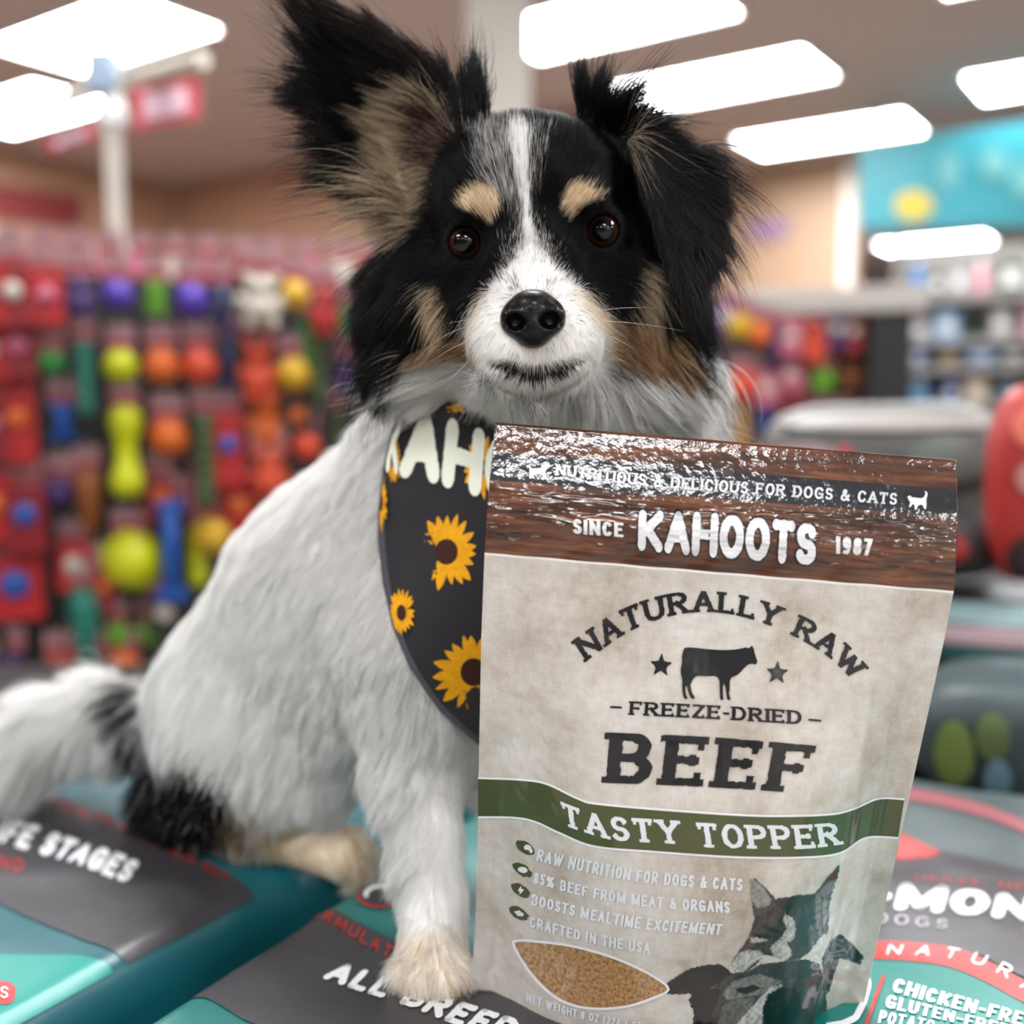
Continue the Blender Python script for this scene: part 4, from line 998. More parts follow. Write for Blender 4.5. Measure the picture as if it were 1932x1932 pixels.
# ---- bandana
bl, br = np.array(BAND_L, float), np.array(BAND_R, float)
def band_x(y): return np.interp(y, bl[:,1], bl[:,0]), np.interp(y, br[:,1], br[:,0])
NS, NT = 56, 90
ys = 722+(1452-722)*np.linspace(0, 1, NT); S_ = np.linspace(0, 1, NS)
xl, xr = band_x(ys); GX = xl[:, None]+(xr-xl)[:, None]*S_[None]; GY = np.repeat(ys[:, None], NS, 1)
def march(px, py, fn, iso):
    d = np.full(px.shape, .42)
    for _ in range(60):
        P = np.stack([(px-966)/F_PX*d, (966-py)/F_PX*d, d], -1).astype(f32); s = fn(P.reshape(-1, 3)).reshape(px.shape)-iso; d = np.minimum(d+np.clip(s*.85, -.01, .05), .66)
    return d
BD = march(GX, GY, sdf_body, .0075)
for _ in range(14):
    Q = BD.copy(); Q[1:-1] = (BD[:-2]+BD[2:]+2*BD[1:-1])/4; BD = Q; Q = BD.copy(); Q[:, 1:-1] = (BD[:, :-2]+BD[:, 2:]+2*BD[:, 1:-1])/4; BD = Q
crease = 792+.00045*(GX-800)*np.clip(1100-GX, 0, 400)
BD -= .0045*smooth(0, 22, crease-GY)-.0010
BD += .0011*np.sin(GX*.035+GY*.012)*smooth(900, 1100, GY)
def band_depth(px):
    y = np.clip(px[:,1], 722, 1451.9); l, r = band_x(y); s = np.clip((px[:,0]-l)/(r-l), 0, 1)*(NS-1); t = (y-722)/(1452-722)*(NT-1)
    i = np.clip(s.astype(int), 0, NS-2); j = np.clip(t.astype(int), 0, NT-2); a, b = s-i, t-j
    return (BD[j, i]*(1-a)+BD[j, i+1]*a)*(1-b)+(BD[j+1, i]*(1-a)+BD[j+1, i+1]*a)*b
def band_pts(px, off): d = band_depth(px)-off; return np.stack([(px[:,0]-966)/F_PX*d, (966-px[:,1])/F_PX*d, d], 1)
V = np.stack([(GX-966)/F_PX*BD, (966-GY)/F_PX*BD, BD], -1).reshape(-1, 3)
Fq = [(j*NS+i, (j+1)*NS+i, (j+1)*NS+i+1, j*NS+i+1) for j in range(NT-1) for i in range(NS-1)]
m_cloth = mat('bandana_cloth', srgb(40,38,42), .85, .2, bump=(2500, .25), sheen=.25)
band = mk('bandana', cam2w(*V.T)-dog_loc, Fq, m_cloth, dog, True); band['label'] = 'black bandana printed with sunflowers and cream lettering'
sm = band.modifiers.new('thickness', 'SOLIDIFY'); sm.thickness = .0012; sm.offset = 1
def bprint(name, px, faces, material, off=.0003):
    keep = np.ones(len(px), bool); l, r = band_x(np.clip(px[:,1], 722, 1452)); ok = (px[:,0] >= l-1) & (px[:,0] <= r+1) & (px[:,1] > 724) & (px[:,1] < 1450)
    px = np.stack([np.clip(px[:,0], l+1, r-1), np.clip(px[:,1], 724, 1450)], 1)
    fs = [q for q in faces if any(ok[list(q)])]
    if not fs: return None
    edge = 1+3*(1-smooth(0, 60, px[:,0]-band_x(px[:,1])[0]))
    return mk(name, cam2w(*band_pts(px, (off+.0012)*edge).T)-dog_loc, fs, material, band, True)
m_cream = mat('bandana_cream_print', srgb(232,234,218), .8, .2); m_pet = mat('sunflower_petal_print', srgb(226,160,22), .8, .2, noise=(260, .28)); m_dsk = mat('sunflower_centre_print', srgb(60,32,24), .8, .2); m_hem = mat('hem_stitching', srgb(98,96,104), .9, .1, bump=(1800, .6))
rf = random.Random(4)
def sunflower(cx, cy, rx, ry, tilt=0.0, n=19):
    pv, pf = [], []
    for k in range(n):
        a = tilt+2*math.pi*k/n+rf.uniform(-.06, .06); Lp = rf.uniform(.82, 1.05); w = rf.uniform(.10, .15); ca_, sa = math.cos(a), math.sin(a); b0 = len(pv)
        prof = [(.28, .06), (.45, w*.85), (.65, w), (.82, w*.75), (.94, w*.35), (1.0, .01)]
        for r_, h_ in prof:
            for s in (-1, 0, 1): pv.append((cx+rx*(ca_*r_*Lp-sa*h_*s), cy+ry*(sa*r_*Lp+ca_*h_*s)))
        for q in range(len(prof)-1):
            for s in (0, 1): pf.append((b0+q*3+s, b0+(q+1)*3+s, b0+(q+1)*3+s+1, b0+q*3+s+1))
    o = bprint('sunflower', np.array(pv), pf, m_pet, .00025)
    dv = [(cx, cy)]; df = []
    for r_ in (.17, .33):
        for k in range(18): dv.append((cx+rx*r_*math.cos(k*math.pi/9), cy+ry*r_*math.sin(k*math.pi/9)))
    df += [(0, 1+k, 1+(k+1) % 18) for k in range(18)]+[(1+k, 19+k, 19+(k+1) % 18, 1+(k+1) % 18) for k in range(18)]
    bprint('sunflower_centre', np.array(dv), df, m_dsk, .0005)
for a in [(842,1041,66,74,.1),(893,1268,74,80,.4),(757,1156,26,46,.2),(717,945,14,60,0),(850,742,52,46,0),(905,880,34,62,.3),(985,790,52,40,.2),(1160,800,50,40,.1),(1235,770,46,44,.2),(1040,1130,70,76,.3),(1190,1050,70,76,0),(1010,1370,70,60,.5),(742,865,16,50,.2),(1290,900,30,60,0)]: sunflower(*a)
v2, ff = text2d('AHOOTS', 'brush', 2, .02, .06)
bprint('lettering', fit_line(v2, [(752,897),(805,905),(880,928),(950,942),(1080,940),(1195,905)], [(757,782),(815,781),(885,804),(950,822),(1080,820),(1195,795)]), ff, m_cream, .0008)
v2, ff = text2d('K', 'brush', 3, .0)
bprint('lettering', fit_line(v2, [(727,888),(750,894)], [(735,795),(757,786)]), ff, m_cream, .0008)
hp = np.array(BAND_L[4:]+BAND_R[::-1][:6], float); hp = curve_through(hp)(np.linspace(0, 1, 160)); hc_ = np.array([1000, 1000.]); hp = hp+(hc_-hp)/np.linalg.norm(hc_-hp, axis=1)[:, None]*6
hv, hf = outline(hp, 11, False); mk('hem', cam2w(*band_pts(hv, .0019).T)-dog_loc, hf, m_hem, band, True)
# ------------------------------------------------------------------ display table and food bags
TOPZ = .969; TBL = .845
def rotz(a): return np.array([math.cos(a), math.sin(a), 0]), np.array([-math.sin(a), math.cos(a), 0])
tb = empty('display_table', (.1, .95, 0)); tag(tb, 'low black display table under the pet food bags', 'table')
m_tab = mat('table_top', srgb(48,44,44), .6, noise=(6, .1))
MB().bbox(-1.35, 1.25, -.60, .75, TBL-.04, TBL, .006).build('table_top', m_tab, tb)
for sx in (-1.28, 1.18):
    for sy in (-.52, .68): MB().bbox(sx-.03, sx+.03, sy-.03, sy+.03, 0, TBL-.04, .005).build('leg', m_tab, tb)

class Bag:
    """flat filled bag lying on the table: local a (text direction), b (text up)"""
    def __init__(s, name, corner, ang, W, H, col, label, T=TOPZ-TBL, seed=0, base=TBL):
        s.A, s.B = rotz(math.radians(ang)); s.O = np.array([corner[0], corner[1], base]); s.W, s.H, s.T, s.seed = W, H, T, seed
        s.root = empty(name, s.O); tag(s.root, label, 'pet food bag', 'pet food bags on the display table')
        s.mats = {}
        n, m = 110, 130; ga, gb = np.meshgrid(np.sin(np.linspace(-1, 1, n)*math.pi/2)*.5+.5, np.sin(np.linspace(-1, 1, m)*math.pi/2)*.5+.5)
        a, b = ga.ravel()*W, gb.ravel()*H; P = s.surf(a, b)
        low = P.copy(); low[:, 2] = s.O[2]+.001
        ca = np.clip(a, .02, W-.02); cb = np.clip(b, .02, H-.02); low = s.O+ca[:, None]*s.A+cb[:, None]*s.B; low[:, 2] = s.O[2]+.001
        N = n*m; F = []
        for j in range(m-1):
            for i in range(n-1): q = j*n+i; F.append((q, q+1, q+n+1, q+n)); F.append((N+q, N+q+n, N+q+n+1, N+q+1))
        for j in range(m-1): q = j*n; F.append((q, q+n, N+q+n, N+q)); q += n-1; F.append((q, N+q, N+q+n, q+n))
        for i in range(n-1): F.append((i, N+i, N+i+1, i+1)); q = (m-1)*n+i; F.append((q, q+1, N+q+1, N+q))
        mk('bag_body', np.vstack([P, low])-s.O, F, s.ink(col), s.root, True)
    def ink(s, col):
        return mat('bag_ink_%d_%d_%d' % col, srgb(*col), .42, .4, coat=.25, coat_rough=.25, bump=(28, .12))
    def surf(s, a, b, off=0.0):
        x = np.abs(2*a/s.W-1); y = np.abs(2*b/s.H-1)
        e = lambda t: np.maximum(1-t**30, 0)**.5
        h = s.T*(.42+.58*e(x)*e(y)); q = np.stack([a, b], -1)
        h = h+.0022*hash_noise(q, 9, s.seed)*e(x)*e(y)+.001*hash_noise(q, 26, s.seed+5)*e(x)
        P = s.O+a[:, None]*s.A+b[:, None]*s.B+np.array([0, 0, 1.0])*h[:, None]
        if not np.isscalar(off) or off:
            e = 2e-4; n = np.cross(s.surf(np.minimum(a+e, s.W), b)-s.surf(np.maximum(a-e, 0), b), s.surf(a, np.minimum(b+e, s.H))-s.surf(a, np.maximum(b-e, 0))); P = P+n/(np.linalg.norm(n, axis=1, keepdims=True)+1e-12)*off
        return P
    def from_px(s, px):
        W = np.array([on_z(x, y, s.O[2]+s.T) for x, y in px])-s.O; return W@s.A, W@s.B
    def decal(s, name, px, faces, col, layer=1, label=None, off_k=.0003):
        a, b = s.from_px(px); a = np.clip(a, .004, s.W-.011); b = np.clip(b, .004, s.H-.004)
        o = mk(name, s.surf(a, b, off_k*layer+.0004)-s.O, faces, s.ink(col), s.root, True)
        if label: o['label'] = label
        return o
    def poly(s, name, pts, col, layer=1, step=9, label=None):
        if all(len(p) == 2 for p in pts): return s.decal(name, *fill_poly(np.array(pts, float), step), col, layer, label)
        ab = []                     # points marked L, R or B run out to the bag's left, right or bottom edge
        for p in pts:
            (a,), (b,) = s.from_px([p[:2]]); f = p[2] if len(p) > 2 else ''
            ab.append((.004 if 'L' in f else s.W-.011 if 'R' in f else a, .004 if 'B' in f else b))
        v, f = fill_poly(np.clip(np.array(ab), .004, (s.W-.011, s.H-.004)), .0042); o = mk(name, s.surf(v[:,0], v[:,1], .0003*layer+.0004)-s.O, f, s.ink(col), s.root, True)
        if label: o['label'] = label
        return o
    def text(s, t, style, base, top, col, layer=3, seed=1, tr=None, grow=0):
        v2, f = text2d(t, style, seed, grow, tr); return s.decal('lettering', fit_line(v2, base, top), f, col, layer)
    def line(s, name, pts, w, col, layer=3): return s.decal(name, *outline(np.array(pts, float), w, False), col, layer)
CH, TEAL, BTEAL, DTEAL, RED, WH = (60,58,62), (16,90,100), (2,140,131), (8,104,100), (180,40,38), (238,240,242)
# bag under the tail
R0 = np.array([-.150, .585, 0]); a_ = math.radians(-33); A_, B_ = rotz(a_)
lb = Bag('food_bag', R0-A_*.36-B_*.26, -33, .36, .50, TEAL, 'teal and charcoal food bag reading LIFE STAGES beneath the dog\'s tail', seed=1)
lb.poly('panel', [(100,1498,'L'),(100,1498),(200,1538),(340,1605),(493,1688),(440,1735),(270,1818),(150,1775),(0,1705),(0,1705,'L')], CH, 1, 8, 'charcoal print panel')
lb.poly('panel', [(0,1800,'L'),(0,1800),(130,1803),(200,1812),(262,1838,'R'),(262,1838,'RB'),(0,1800,'LB')], BTEAL, 1, 8, 'bright teal print panel')
lb.text('LIFE STAGES', 'marker', [(-40,1575),(100,1617),(238,1667)], [(-18,1533),(120,1577),(262,1628)], WH, grow=.03)
lb.text('HEALTH INSIDE AND OUT', 'thin', [(105,1528),(215,1566),(345,1627),(425,1671)], [(112,1513),(222,1549),(355,1611),(432,1658)], RED, grow=.05)
lb.text('AND', 'thin', [(-30,1632),(42,1646)], [(-26,1604),(46,1622)], RED, grow=.05)
lb.poly('badge', [(-60,1842),(16,1850),(30,1860),(27,1882),(14,1890),(-60,1885)], RED, 2, 8); lb.text('S', 'thin', [(0,1880),(14,1882)], [(2,1860),(17,1862)], WH, 4)
lb.poly('badge', [(470,1583),(500,1572),(528,1590),(500,1610)], (28,28,32), 2, 8); lb.line('badge_rule', [(474,1598),(502,1612)], 5, WH); lb.line('badge_rule', [(500,1580),(514,1592)], 3, WH)
# bag under the front paw and the pouch
R1 = np.array([-.128, .560, 0]); A_, B_ = rotz(math.radians(-29))
cb = Bag('food_bag', R1-B_*.20, -29, .235, .46, DTEAL, 'teal and charcoal food bag reading ALL BREEDS beneath the front paw and pouch', seed=2)
cb.poly('panel', [(540,1712),(580,1702),(610,1706),(660,1736),(733,1773),(860,1825),(860,1825,'R'),(457,1932,'R'),(457,1932),(393,1890),(330,1874)], CH, 1, 8, 'charcoal print panel')
cb.text('ALL BREEDS', 'marker', [(608,1853),(737,1897),(860,1943),(990,1985)], [(632,1818),(765,1860),(890,1904),(1020,1945)], WH, grow=.02)
cb.text('FORMULATED FOR', 'thin', [(563,1723),(600,1736),(690,1788),(735,1815),(860,1870)], [(572,1706),(610,1719),(700,1767),(745,1795),(870,1850)], RED, grow=.06)
el = lambda cx, cy, rx, ry: [(cx+rx*math.cos(t), cy+ry*math.sin(t)) for t in np.linspace(0, 2*math.pi, 22, endpoint=False)]
cb.poly('emblem', el(715,1697,42,22), RED, 2, 8); cb.poly('emblem', el(718,1695,39,20), (34,34,38), 3, 8); cb.line('emblem_arc', [(690,1700),(692,1688),(705,1680),(730,1678),(745,1684)], 8, WH, 4)
# bag to the right of the pouch
A_, B_ = rotz(math.radians(-24))
rb = Bag('food_bag', np.array([.118, .470, 0])-B_*.06, -24, .42, .46, (78,92,94), 'charcoal, red and teal food bag reading CHICKEN-FREE to the right of the pouch', seed=3)
rb.poly('panel', [(1690,1592,'L'),(1690,1592),(1790,1602),(1850,1618),(1932,1640),(1932,1640,'R'),(1932,1842,'R'),(1932,1842),(1850,1800),(1760,1780),(1640,1778),(1640,1778,'L')], CH, 1, 8, 'charcoal print panel')
rb.poly('panel', [(1640,1806,'L'),(1640,1806),(1720,1810),(1790,1820),(1860,1848),(1932,1886),(1932,1886,'R'),(1932,1886,'RB'),(1640,1806,'LB')], (4,124,116), 1, 8, 'teal print panel')
rb.decal('red_stripe', *ribbon([(1540,1775),(1640,1776),(1720,1778),(1790,1785),(1850,1805),(1932,1848),(2040,1905)], [(1540,1810),(1640,1809),(1720,1813),(1790,1823),(1860,1851),(1932,1890),(2040,1945)], 60), RED, 2)
rb.text('-MON', 'brush', [(1640,1716),(1740,1722),(1840,1730),(1945,1740)], [(1646,1668),(1745,1674),(1845,1684),(1950,1692)], WH, grow=.02, tr=.12)
rb.text('DOGS', 'thin', [(1648,1744),(1786,1753)], [(1650,1723),(1790,1737)], (196,190,196))
rb.text('HERBS, ME', 'thin', [(1728,1664),(1930,1682)], [(1728,1653),(1932,1670)], (190,58,56))
rb.text('NATURA', 'thin', [(1672,1802),(1760,1804),(1830,1816),(1890,1840),(1945,1876)], [(1678,1785),(1765,1786),(1838,1797),(1902,1820),(1962,1856)], WH, tr=1.0, grow=.05)
rb.text('CHICKEN-FREE', 'sans', [(1682,1867),(1845,1912),(1950,1940)], [(1690,1842),(1855,1888),(1958,1916)], WH)
rb.text('GLUTEN-FREE', 'sans', [(1669,1897),(1784,1926),(1900,1955)], [(1675,1872),(1790,1903),(1905,1932)], WH); rb.text('POTATO', 'sans', [(1656,1926),(1760,1950)], [(1662,1902),(1766,1926)], WH)
rb.line('red_rule', [(1667,1838),(1632,1935)], 8, RED); rb.line('emblem_arc', [(1585,1834),(1615,1832),(1634,1838),(1638,1855),(1628,1890),(1615,1915),(1590,1926),(1560,1930)], 13, WH)
rb.poly('red_swoosh', [(1650,1560),(1690,1566),(1715,1578),(1748,1593),(1777,1606),(1760,1617),(1700,1620),(1650,1612)], RED, 2, 10); rb.decal('pink_stripe', *ribbon([(1640,1482),(1710,1488),(1790,1498),(1860,1518),(1960,1560)], [(1640,1504),(1708,1510),(1780,1520),(1860,1541),(1960,1584)], 40), (156,92,98), 2)

# pile of bags behind on the right
def pillow(name, px, py, d, w, h, dep, col, label, spots=(), ang=-24, seed=0, tilt=0):
    c = at(px, py, d); o = empty(name, (c[0], c[1], c[2]-h/2)); o.rotation_euler = (math.radians(tilt), 0, math.radians(ang))
    tag(o, label, 'pet food bag', 'pet food bags piled behind the pouch')
    n, m = 44, 26; V = []; F = []
    th = np.linspace(-math.pi/2, math.pi/2, m); ph = np.linspace(0, 2*math.pi, n, endpoint=False); sg = lambda t, p: np.sign(t)*np.abs(t)**p
    T, Pq = np.meshgrid(th, ph, indexing='ij')
    X = w/2*sg(np.cos(T), .55)*sg(np.cos(Pq), .45); Y = dep/2*sg(np.cos(T), .55)*sg(np.sin(Pq), .45); Z = h/2*sg(np.sin(T), .8)+h/2
    q = np.stack([X.ravel(), Y.ravel(), Z.ravel()], 1); q += (.006*np.stack([hash_noise(q, 14, seed+k) for k in range(3)], 1))
    for j in range(m-1):
        for i in range(n): F.append((j*n+i, j*n+(i+1) % n, (j+1)*n+(i+1) % n, (j+1)*n+i))
    mm = mat('pile_bag_%d_%d_%d' % col, srgb(*col), .5, .3, coat=.12, coat_rough=.3, noise=(20, .15)); mk('bag_body', q, F, mm, o, True)
    for k, (fx, fz, sw, sh, sc) in enumerate(spots):       # printed patches on the face that looks at the camera
        n2, m2 = 18, 5; V = []
        for b in range(m2):
            for a in range(n2):
                rr = (b+.01)/(m2-1); x = w/2*np.clip(fx+sw*1.15*rr*math.cos(2*math.pi*a/n2), -.97, .97); t = np.clip(fz+sh*1.15*rr*math.sin(2*math.pi*a/n2), -.95, .95); T_ = math.asin(sg(t, 1/.8)); ct = math.cos(T_)**.55
                cx = np.clip(x/(w/2*ct+1e-6), -.99, .99); pp = math.acos(np.sign(cx)*abs(cx)**(1/.45)); y = -dep/2*ct*math.sin(pp)**.45
                V.append((x, y-.0065-.0006*k, h/2*t+h/2))
        mk('print_patch', V, [(b*n2+a, b*n2+(a+1) % n2, (b+1)*n2+(a+1) % n2, (b+1)*n2+a) for b in range(m2-1) for a in range(n2)], mat('pile_patch_%d_%d_%d' % sc, srgb(*sc), .4, .4), o, True)
    return o
pillow('food_bag', 1800, 1345, 1.20, .22, .108, .20, (50,72,66), 'dark green bag mostly hidden behind the pouch edge', (), -24, 1)
pillow('food_bag', 1930, 1378, .98, .190, .118, .16, (66,78,80), 'grey-green bag with yellow and blue print at the right edge', ((-.60,-.1,.15,.45,(112,130,66)),(-.28,.25,.13,.3,(88,104,62)),(-.22,-.4,.10,.3,(104,136,150)),(.35,.5,.15,.2,(200,66,62)),(.4,-.2,.2,.3,(84,108,120))), -24, 2)
pillow('food_bag', 1900, 1175, 1.22, .27, .085, .22, (58,50,54), 'dark bag with pale teal and pink stripes above the grey-green bag', ((0,.62,.9,.2,(160,190,192)),(0,.1,.9,.22,(196,170,176)),(0,-.35,.9,.12,(70,120,116)),(.1,-.7,.5,.15,(140,50,54))), -24, 3)
pillow('food_bag', 1700, 1015, 1.26, .21, .070, .24, (52,48,50), 'charcoal bag in the middle of the pile behind the pouch', ((.5,.1,.2,.4,(150,34,36)),), -24, 4)
pillow('food_bag', 1665, 850, 1.36, .30, .122, .26, (112,112,110), 'pale grey bag with pink label on top of the pile', ((-.60,-.15,.26,.30,(190,160,166)),(-.88,-.2,.07,.25,(222,60,96)),(-.30,-.1,.06,.25,(214,84,96)),(.05,-.2,.13,.18,(84,90,96)),(0,.62,.75,.15,(150,144,140)),(.45,-.1,.25,.4,(120,130,124))), -18, 5)
pillow('food_bag', 1940, 915, 1.11, .075, .205, .08, (176,52,48), 'red and white bag standing on end at the right edge', ((-.2,.6,.5,.2,(222,110,90)),(-.1,.1,.5,.16,(188,130,122)),(.4,-.3,.4,.25,(216,200,200)),(-.3,-.7,.4,.2,(60,40,42))), -10, 6)
# ------------------------------------------------------------------ toy gondolas, signs and shelving in the background
ORD = ['first', 'second', 'third', 'fourth', 'fifth', 'sixth', 'seventh', 'eighth', 'ninth', 'tenth', 'eleventh', 'twelfth', 'thirteenth', 'fourteenth', 'fifteenth', 'sixteenth', 'seventeenth', 'eighteenth', 'nineteenth', 'twentieth', 'twenty-first', 'twenty-second', 'twenty-third', 'twenty-fourth']
PALETTE = {'yellow': (226,232,10), 'orange': (252,120,40), 'red': (196,26,32), 'coral': (240,86,50), 'blue': (10,92,190), 'navy': (30,40,96), 'purple': (74,40,110), 'green': (50,150,62), 'teal': (22,122,104), 'olive': (70,92,44), 'cream': (226,216,200), 'gold': (238,190,44), 'pink': (226,120,150), 'crimson': (150,22,34), 'violet': (92,60,190), 'lime': (120,190,40), 'brown': (150,84,30), 'black': (18,17,18), 'mustard': (196,142,20)}
def cmat(c, rough=.45): return mat('toy_'+c, tuple(.66*q for q in srgb(*PALETTE[c])), rough, .4, coat=.15)
m_card = mat('header_card', srgb(152,112,116), .6); m_cardr = mat('header_card_red', srgb(140,34,42), .6); m_peg = mat('peg_metal', srgb(150,148,146), .35, metal=.6)
def toy_body(kind, w, h):
    """mesh centred on the origin, w x h"""
    m = MB(); r = w/2
    if kind == 'ball':
        m.ball((0,0,0), r, 18, 12); k = len(m.v)
        m.tube([(r*1.0*math.cos(t), r*.5*math.sin(2*t)*.6, r*1.0*math.sin(t)) for t in np.linspace(0, 2*math.pi, 25)], r*.05, 5)
    elif kind == 'dumbbell':
        m.lathe([(.001,-h/2),(r*.75,-h*.48),(r,-h*.38),(r,-h*.26),(r*.72,-h*.17),(r*.66,0),(r*.72,h*.17),(r,h*.26),(r,h*.38),(r*.75,h*.48),(.001,h/2)], 18)
    elif kind == 'stick':
        pr = []
        for i in range(25): z = -h/2+h*i/24; pr.append((max(.001, r*(.82+.18*math.sin(i*1.9))*(1 if 0 < i < 24 else .3)), z))
        m.lathe(pr, 14)
    elif kind == 'bone':
        m.lathe([(.001,-h*.42),(r*.55,-h*.40),(r*.5,0),(r*.55,h*.40),(.001,h*.42)], 14)
        for sx in (-1, 1):
            for sz in (-1, 1): m.ball((sx*r*.42, 0, sz*h*.42), (r*.58, r*.55, h*.08), 12, 8)
    elif kind == 'carrot':
        m.lathe([(.001,-h/2),(r*.35,-h*.42),(r*.7,-h*.1),(r,h*.3),(r*.8,h*.42),(.001,h*.46)], 16)
        for k in range(3): m.tube([(0,0,h*.42),((k-1)*r*.5,0,h*.5),((k-1)*r*.9,0,h*.58)], [r*.16,r*.13,.001], 6)
    elif kind == 'plush':
        m.ball((0,0,-h*.14), (r*.8, r*.55, h*.26), 16, 10).ball((0,0,h*.24), (r*.62, r*.5, h*.18), 16, 10)
        for s in (-1, 1):
            m.ball((s*r*.55,0,h*.40), (r*.25,r*.2,h*.09), 10, 8).ball((s*r*.8,0,-h*.02), (r*.26,r*.24,h*.14), 10, 8).ball((s*r*.45,-r*.1,-h*.40), (r*.3,r*.3,h*.11), 10, 8)
    elif kind == 'ring':
        m.tube([((r-h*.0-r*.28)*math.cos(t), 0, (r-r*.28)*math.sin(t)) for t in np.linspace(0, 2*math.pi, 29)], r*.28, 10)
    elif kind == 'pack':
        m.bbox(-r, r, -.012, .012, -h/2, h/2, .004)
    return m
GND = {}
def toy(kind, col, px, py, d, w, h, label, group, card=True, gond=None, extra=None):
    s = d/F_PX; w, h = w*s, (w if kind in ('ball', 'ring') else h)*s; c = at(px, py, d)
    o = empty('toy_pack' if kind == 'pack' else ('dog_ball' if kind == 'ball' else 'dog_toy'), c, gond['rz'] if gond else 0)
    tag(o, label, 'dog toy', group)
    key = (kind, round(w, 3), round(h, 3), col)
    if key in GND: link(bpy.data.objects.new('toy_body', GND[key]), o)
    else: GND[key] = toy_body(kind, w, h).build('toy_body', cmat(col), o, kind != 'pack').data
    if kind == 'pack' and extra: MB().lathe([(.001,-.004),(w*.26,-.004),(w*.28,.002),(w*.2,.010),(.001,.012)], 16, 'y', (0,-.016,h*.08)).build('toy_in_window', cmat(extra), o, True)
    top = h/2
    if card:
        cw = max(min(w*.9, .075), .045); z0 = h/2-.004
        MB().bbox(-cw/2, cw/2, -.0015, .0015, z0, z0+.052, .001).build('header_card', m_card, o)
        MB().bbox(-cw/2, cw/2, -.0022, -.0012, z0+.008, z0+.022, .0004).build('card_stripe', m_cardr, o); top = z0+.046
    if gond is not None:
        # peg hook that carries the toy: a part of the gondola
        a = np.array([c[0], c[1], c[2]+top+.0095]); n = gond['n']; L = max(.02, (gond['o']-a)@n)
        g = MB().tube([a-n*.012+np.array([0,0,.008]), a-n*.012, a+n*L], .003, 6); g.v = [tuple(np.array(v)-gond['loc']) for v in g.v]
        g.build('peg_hook', m_peg, gond['root']).rotation_euler = (0, 0, 0)
    return o
def gondola(name, p0, p1, z0, z1, label, boardcol, thick=.05):
    """pegboard run from p0 to p1 (world xy), toys hang on the side towards the camera"""
    a, b = np.array([*p0, 0.]), np.array([*p1, 0.]); d = (b-a)/np.linalg.norm(b-a); n = np.array([-d[1], d[0], 0]); L = np.linalg.norm(b-a); loc = np.array([*a[:2], 0.])
    root = empty(name, loc); tag(root, label, 'gondola')
    rz = math.atan2(d[1], d[0])
    def prt(nm, m, mm): q = m.build(nm, mm, root); q.rotation_euler = (0, 0, rz); return q
    prt('pegboard', MB().box(0, L, 0, .012, z0, z1), boardcol); prt('base_deck', MB().bbox(0, L, -.40, .40, 0, .16, .01), mat('gondola_metal', srgb(196,192,186), .5))
    for k in range(int(L/.9)+1): prt('upright', MB().bbox(k*.9-.015, k*.9+.015, .012, .06, .16, z1+.01, .002), mat('gondola_metal', srgb(196,192,186), .5))
    return dict(root=root, n=n, o=a, loc=loc, rz=rz, L=L)
m_board = mat('pegboard_black', srgb(26,24,24), .6, noise=(60, .2)); m_board2 = mat('pegboard_grey', srgb(120,104,108), .6, noise=(60, .2))
A0, A1 = at(-420, 800, 2.02), at(1150, 800, 2.62)
g1 = gondola('toy_gondola', A0[:2], A1[:2], .16, at(300, 520, 2.3)[2], 'black pegboard gondola covered in hanging dog toys left of the dog', m_board)
gv = (A1-A0)[:2]
def gd1(px):   # depth of the hanging plane at a pixel column: the board's plane, moved towards the camera
    r = np.array([(px-966)/F_PX, CP]); n = g1['n'][:2]; return float((A0[:2]@n-.10)/(r@n))*1.0
